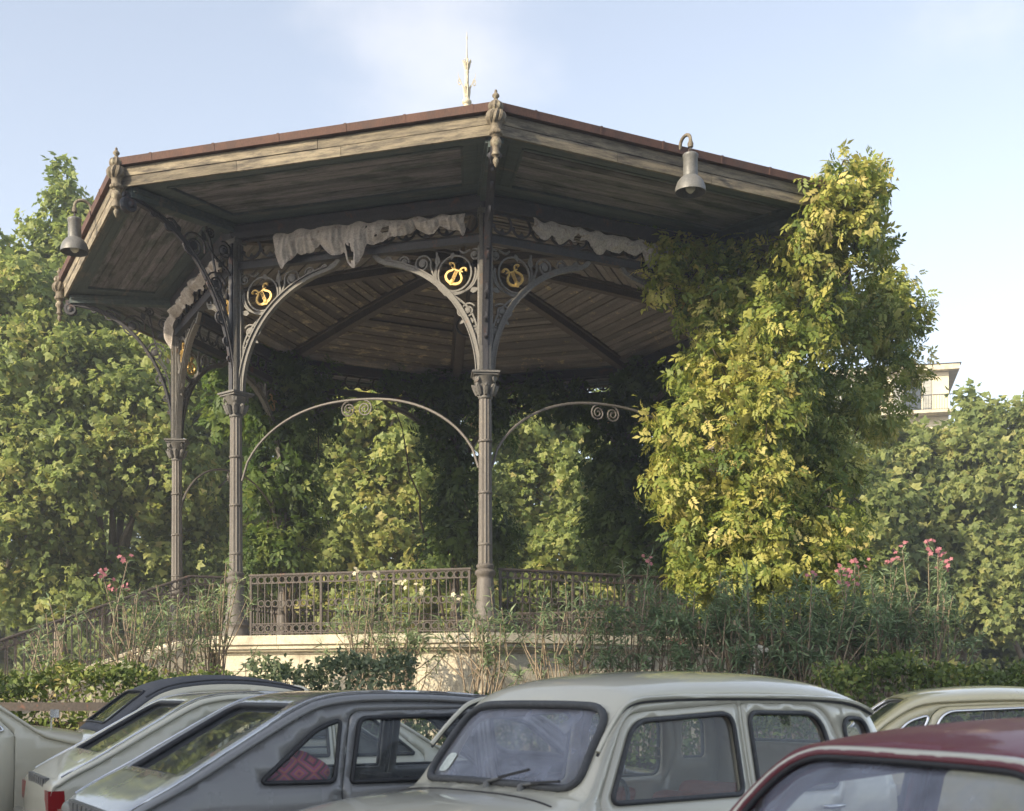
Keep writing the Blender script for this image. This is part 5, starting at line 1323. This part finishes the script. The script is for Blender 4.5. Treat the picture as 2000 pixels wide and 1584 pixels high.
# --- two sloping-tail hatchbacks
def B16():
    return Body([(2.06, .42, .02), (2.08, .62, .04), (1.98, .80, .06), (1.5, .90, .07), (1.05, .965, .05), (.98, .985, .03), (.70, 1.16, .03, 4), (.42, 1.33, .035, 4), (.25, 1.385, .04, 5), (-.2, 1.425, .045, 6), (-.65, 1.43, .045, 7), (-.92, 1.405, .045, 7), (-1.10, 1.345, .045, 7), (-1.40, 1.175, .04, 7), (-1.72, .985, .035, 7), (-1.95, .86, .03, 7), (-2.06, .79, .03, 6), (-2.11, .72, .02), (-2.12, .42, .02)], .765, .90, .26, 1.2, .12, -1.5, .09)
def hatchback(label, loc, yaw, pm, gm=None):
    B = B16()
    g = make_car('parked_car', label, loc, yaw, B, pm, pm,
        [dict(name='windscreen', pts=[(.93, -.60, .08), (.46, -.52, .1), (.46, .52, .1), (.93, .60, .08)]),
         dict(name='rear_window', pts=[(-1.07, .50, .11), (-1.74, .52, .03), (-1.74, -.52, .03), (-1.07, -.50, .11)], sr=.022, glass=M['glass'])],
        [dict(poly=[(.82, .34, .02), (.82, .93, .03), (.36, 1.315, .08), (.06, 1.345, .03), (.06, .34, .02)], win=[(.74, .94, .04), (.34, 1.27, .07), (.11, 1.30, .03), (.11, .94, .02)], handle=(.2, .82)),
         dict(poly=[(.04, .34, .02), (.04, 1.347, .03), (-.80, 1.335, .06), (-.90, .88, .03), (-.80, .34, .08)], win=[(-.01, .94, .02), (-.01, 1.305, .03), (-.74, 1.295, .05), (-.83, .94, .02)], handle=(-.70, .82))],
        [[(-.93, .945, .04), (-.86, 1.285, .03), (-1.00, 1.24, .12), (-1.36, .95, .05)]], 'rubber', wheels=(1.42, -1.28), wr=.31, seats='interior',
        trims=[(.92, -2.03, .93, pm, .020, -.002), (.92, -2.03, .942, 'chrome', .0075, .016), (.92, -2.03, .955, 'rubber', .011, -.004)])
    for sg in (1, -1):
        MB().box(-2.135, -2.02, sg * .65 - .09, sg * .65 + .09, .585, .73).build('tail_light', M['lens_red'], g)
        MB().box(-2.125, -2.04, sg * .52 - .035, sg * .52 + .035, .60, .72).build('indicator', M['lens_amber'], g)
        # quarter trim between rear door and quarter window
    gr_ = MB()
    for i in range(7): gr_.box(-2.13, -2.10, -.42 + i * .12, -.33 + i * .12, .735, .80)
    gr_.box(-2.12, -2.09, -.47, .47, .73, .81); gr_.build('name_strip', M['lamp'], g)
    MB().box(-2.13, -2.11, -.2, .2, .52, .63).build('number_plate', M['vinyl'], g)
    MB().tube([(-2.17, y, .48) for y in (-.74, -.4, 0, .4, .74)], .035, 8).build('bumper', M['chrome'], g, True, 60)
    MB().tube([B.top(B.s_of_x(a_), b_, .003) for a_, b_ in ((-1.955, -.03), (-1.985, -.012), (-2.0, 0), (-1.985, .012), (-1.955, .03))], .005, 5).build('emblem', M['vinyl'], g)
    # vents at the rear roof edge
    for sg in (1, -1):
        MB().tube([B.top(B.s_of_x(-.98), sg * .2, .002), B.top(B.s_of_x(-.98), sg * .44, .002)], .010, 5).build('roof_vent', M['interior'], g)
        MB().box(-1.0, -.6, sg * .02, sg * .03, .5, .5)
    # seat belts and roof lining
    return g
gh = hatchback('grey sloping-tail hatchback beside the tall cream car with a crocheted cushion inside', (-.55, 8.1, 0), 30, M['grey_p'])
ch = hatchback('cream sloping-tail hatchback beside the grey one at the lower left', (-1.80, 10.72, 0), 28, M['ivory_p'])
# oval country sticker on the grey tail
B = B16(); s0 = B.s_of_x(-1.86)
sheetobj('sticker', [panel([(s0 + .09 * math.cos(a), .38 + .075 * math.sin(a)) for a in [2 * PI * i / 24 for i in range(24)]], [], lambda a, b: B.top(a, b, .004), [], Vector((0, 0, 1)))], M['sticker'], gh, 0)
# crocheted cushion on the parcel shelf
m, t, p = nt('crochet_pattern')
v = coords(t, (1, 1, 1)); sp = N(t, 'ShaderNodeSeparateXYZ'); t.links.new(v, sp.inputs[0])
def mth(op, a, b=None):
    n = t.nodes.new('ShaderNodeMath'); n.operation = op
    for i, q in enumerate((a, b)):
        if q is None: continue
        if isinstance(q, (int, float)): n.inputs[i].default_value = q
        else: t.links.new(q, n.inputs[i])
    return n.outputs[0]
dd = mth('ADD', mth('PINGPONG', mth('MULTIPLY', sp.outputs[0], 9.0), .8), mth('PINGPONG', mth('MULTIPLY', sp.outputs[2], 11.0), .8))
dd = mth('FRACT', mth('MULTIPLY', dd, 1.6))
c = ramp(t, dd, [(0, (.03, .012, .02)), (.2, (.45, .04, .12)), (.42, (.55, .16, .05)), (.55, (.30, .05, .22)), (.75, (.5, .05, .08)), (.92, (.05, .02, .03))])
t.links.new(c, p.inputs['Base Color']); p.inputs['Roughness'].default_value = .95; bump(t, p, noise(t, v, 60), .6, .01)
cu = bpy.data.meshes.new('cushion'); bm = bmesh.new(); bmesh.ops.create_icosphere(bm, subdivisions=4, radius=1)
for q in bm.verts:
    n_ = q.co.copy(); s_ = 1 + .08 * math.sin(n_.x * 5 + 1) * math.cos(n_.y * 4)
    q.co = Vector((math.copysign(abs(n_.x) ** .75, n_.x) * .22, math.copysign(abs(n_.y) ** .8, n_.y) * .15, n_.z * .12 * (1 - .25 * abs(n_.x))) ) * s_
bm.to_mesh(cu); bm.free(); cu.materials.append(m)
a = R_(30); lx, ly = -1.10, -.50
cz = inst(cu, 'cushion', None, (-.55 + lx * math.cos(a) - ly * math.sin(a), 8.1 + lx * math.sin(a) + ly * math.cos(a), .99), (0, 0, a), label='crocheted cushion with pink, red and black lozenges behind the grey car\'s rear side window', cat='cushion')
smoothobj(cz, 180)

# --- small car with a black canvas roof behind the cream hatchback
BD = Body([(1.85, .45, .02), (1.84, .68, .06), (1.65, .85, .12), (1.2, .97, .12), (.82, 1.05, .06), (.55, 1.33, .05), (.38, 1.46, .07), (.15, 1.55, .08, 2.6), (-.3, 1.61, .09, 2.4), (-.75, 1.595, .09, 2.4), (-1.1, 1.50, .08, 2.6), (-1.45, 1.24, .07, 3), (-1.70, 1.02, .07, 3), (-1.85, .85, .05), (-1.92, .45, .02)], .70, .98, .22, .9, .14, -1.3, .12)
dy = make_car('parked_car', 'small car with a black canvas roof and plastic rear window behind the cream hatchback', (-2.45, 12.15, 0), 28, BD, M['left_p'], M['canvas'],
    [dict(name='windscreen', pts=[(.78, -.55, .06), (.44, -.48, .06), (.44, .48, .06), (.78, .55, .06)]),
     dict(name='rear_window', pts=[(-1.16, .42, .08), (-1.52, .46, .06), (-1.52, -.46, .06), (-1.16, -.42, .08)], glass=M['glass'], sr=.012)],
    [dict(poly=[(.62, .36, .02), (.62, 1.02, .03), (.34, 1.40, .06), (-.2, 1.45, .03), (-.2, .36, .02)], win=[(.54, 1.03, .04), (.30, 1.36, .06), (-.15, 1.40, .04), (-.15, 1.03, .03)], handle=(-.1, .93)),
     dict(poly=[(-.22, .36, .02), (-.22, 1.45, .03), (-.85, 1.43, .1), (-1.05, 1.0, .1), (-.85, .36, .06)], win=[(-.27, 1.03, .03), (-.27, 1.40, .04), (-.78, 1.38, .1), (-.92, 1.03, .06)], handle=(-.8, .93))],
    [], 'rubber', roofx=(.30, -1.60), seats='interior', trims=[(.3, -1.2, .93, 'rubber', .012, .006)])

# --- cream car at the left edge
BL = Body([(1.80, .45, .02), (1.80, .75, .06), (1.66, .95, .12), (1.25, 1.08, .13), (.85, 1.14, .09), (.74, 1.16, .04), (.50, 1.34, .05), (.28, 1.50, .06), (0, 1.57, .10, 2.5), (-.6, 1.59, .11, 2.5), (-1.0, 1.55, .10), (-1.3, 1.40, .08), (-1.6, 1.18, .08), (-2.0, 1.02, .10), (-2.2, .8, .05), (-2.22, .45, .02)], .76, 1.08, .24, .9, .14, -1.3, .10)
lc = make_car('parked_car', 'cream car cut by the left edge, its chrome-edged windscreen and bonnet in view', (-5.15, 10.9, 0), 40, BL, M['left_p'], M['left_p'],
    [dict(name='windscreen', pts=[(.72, -.60, .06), (.32, -.54, .08), (.32, .54, .08), (.72, .60, .06)], seal='chrome', sr=.016)],
    [dict(poly=[(.58, .36, .02), (.58, 1.10, .03), (.26, 1.43, .06), (-.3, 1.46, .03), (-.3, .36, .02)], win=[(.50, 1.12, .04), (.22, 1.40, .06), (-.25, 1.42, .04), (-.25, 1.12, .03)], handle=(-.15, 1.0)),
     dict(poly=[(-.32, .36, .02), (-.32, 1.46, .03), (-.95, 1.42, .1), (-1.1, 1.1, .1), (-.95, .36, .06)], win=[(-.37, 1.12, .03), (-.37, 1.42, .04), (-.88, 1.39, .1), (-1.0, 1.12, .06)], handle=(-.88, 1.0))],
    [], 'chrome', seats='interior', trims=[(.74, .1, .95, 'chrome', .014, .012)])
q = BL.top(BL.s_of_x(.95), -.60, .0)
mi = MB().tube([q, q + Vector((0, 0, .12)), q + Vector((.02, -.04, .17))], .008, 6).build('mirror', M['chrome'], lc, True, 60)
MB().box(q.x - .0, q.x + .035, q.y - .09, q.y + .03, q.z + .13, q.z + .20).build('mirror_shell', M['chrome'], mi)

# --- maroon-roofed car in the lower right corner
BM_ = Body([(1.80, .42, .02), (1.80, .68, .05), (1.68, .80, .07), (1.1, .85, .07), (.62, .875, .05), (.53, .895, .03), (.39, 1.07, .03, 3.5), (.25, 1.205, .035, 3.5), (.14, 1.25, .045, 3), (-.15, 1.295, .07, 2.6), (-.6, 1.315, .08, 2.5), (-1.0, 1.285, .07, 2.6), (-1.2, 1.21, .05), (-1.5, .98, .04), (-1.65, .90, .05), (-1.95, .82, .05), (-2.02, .62, .03), (-2.03, .42, .02)], .74, .84, .32, .9, .13, -1.4, .10)
mc = make_car('parked_car', 'maroon-roofed car in the lower right corner with a pale windscreen surround', (1.33, 3.60, 0), 200, BM_, M['maroon_p'], M['maroon_p'],
    [dict(name='windscreen', pts=[(.71, -.63, .10), (.245, -.535, .10), (.245, .535, .10), (.71, .63, .10)], seal='seal_pale', sr=.020),
     dict(name='rear_window', pts=[(-1.25, .5, .08), (-1.47, .52, .08), (-1.47, -.52, .08), (-1.25, -.5, .08)])] if False else
    [dict(name='windscreen', pts=[(.505, -.63, .10), (.24, -.545, .15), (.24, .545, .15), (.505, .63, .10)], seal='rubber', sr=.011, glass=M['glass_dust_sky']),
     dict(name='rear_window', pts=[(-1.25, .5, .08), (-1.47, .52, .08), (-1.47, -.52, .08), (-1.25, -.5, .08)])],
    [dict(poly=[(.42, .36, .02), (.42, .87, .03), (.20, 1.15, .05), (-.3, 1.20, .03), (-.3, .36, .02)], win=[(.37, .89, .04), (.16, 1.12, .05), (-.25, 1.16, .03), (-.25, .89, .02)], handle=(-.15, .79)),
     dict(poly=[(-.32, .36, .02), (-.32, 1.20, .03), (-.95, 1.18, .08), (-1.15, .88, .06), (-1.0, .36, .06)], win=[(-.37, .89, .02), (-.37, 1.16, .03), (-.90, 1.14, .08), (-1.05, .89, .04)], handle=(-.95, .79))],
    [], 'rubber', seats='interior')
mc.scale.z = 1.02
ws = rpoly([(BM_.s_of_x(.517), -.65, .12), (BM_.s_of_x(.222), -.57, .17), (BM_.s_of_x(.222), .57, .17), (BM_.s_of_x(.517), .65, .12)])
MB().tube([BM_.top(a, b, .008) for a, b in resample(ws, .05)], .021, 8, True).build('windscreen_surround', M['cream_r'], mc, True, 60)

# --- pale yellow saloon at the right
BY = Body([(2.1, .45, .02), (2.1, .72, .05), (1.95, .88, .08), (1.3, .96, .09), (.95, .99, .06), (.86, 1.01, .03), (.60, 1.20, .04), (.36, 1.37, .06), (.15, 1.43, .08, 2.6), (-.35, 1.475, .10, 2.4), (-.8, 1.465, .10, 2.4), (-1.15, 1.41, .08, 2.6), (-1.4, 1.24, .05), (-1.6, 1.06, .05), (-1.75, .98, .06), (-2.2, .90, .06), (-2.28, .7, .03), (-2.3, .45, .02)], .80, .95, .26, .9, .12, -1.4, .09)
yc = make_car('parked_car', 'pale yellow saloon at the right edge with chrome roof trim behind the tall cream car', (4.38, 10.3, 0), -8, BY, M['yellow_p'], M['yellow_p'],
    [dict(name='windscreen', pts=[(.83, -.64, .1), (.40, -.56, .1), (.40, .56, .1), (.83, .64, .1)], seal='chrome'),
     dict(name='rear_window', pts=[(-1.2, .5, .08), (-1.52, .54, .08), (-1.52, -.54, .08), (-1.2, -.5, .08)], seal='chrome')],
    [dict(poly=[(.72, .36, .02), (.72, .96, .03), (.30, 1.33, .06), (-.27, 1.36, .03), (-.27, .36, .02)], win=[(.62, .98, .04), (.27, 1.30, .06), (-.22, 1.325, .03), (-.22, .98, .02)], handle=(-.12, .88)),
     dict(poly=[(-.29, .36, .02), (-.29, 1.36, .03), (-1.02, 1.33, .1), (-1.2, .95, .06), (-1.0, .36, .08)], win=[(-.34, .98, .02), (-.34, 1.325, .03), (-.96, 1.295, .1), (-1.1, .98, .05)], handle=(-1.0, .88))],
    [[(-1.19, .99, .05), (-1.06, 1.27, .05), (-1.22, 1.22, .06), (-1.44, .99, .05)]], 'chrome', seats='interior', gutter=None, trims=[(.5, -1.3, .985, 'chrome', .012, .006)])

# ================================================================== summer haze
hz_ = MB().box(-130, 130, -60, 125, -1.0, 32).build('haze', None, kind='stuff')
m = bpy.data.materials.new('haze_air'); m.use_nodes = True; t = m.node_tree
t.nodes.remove(t.nodes['Principled BSDF'])
pv = t.nodes.new('ShaderNodeVolumePrincipled'); pv.inputs['Color'].default_value = (.9, .93, 1, 1); pv.inputs['Density'].default_value = .0018; pv.inputs['Anisotropy'].default_value = .2
t.links.new(pv.outputs[0], t.nodes['Material Output'].inputs['Volume'])
hz_.data.materials.append(m)
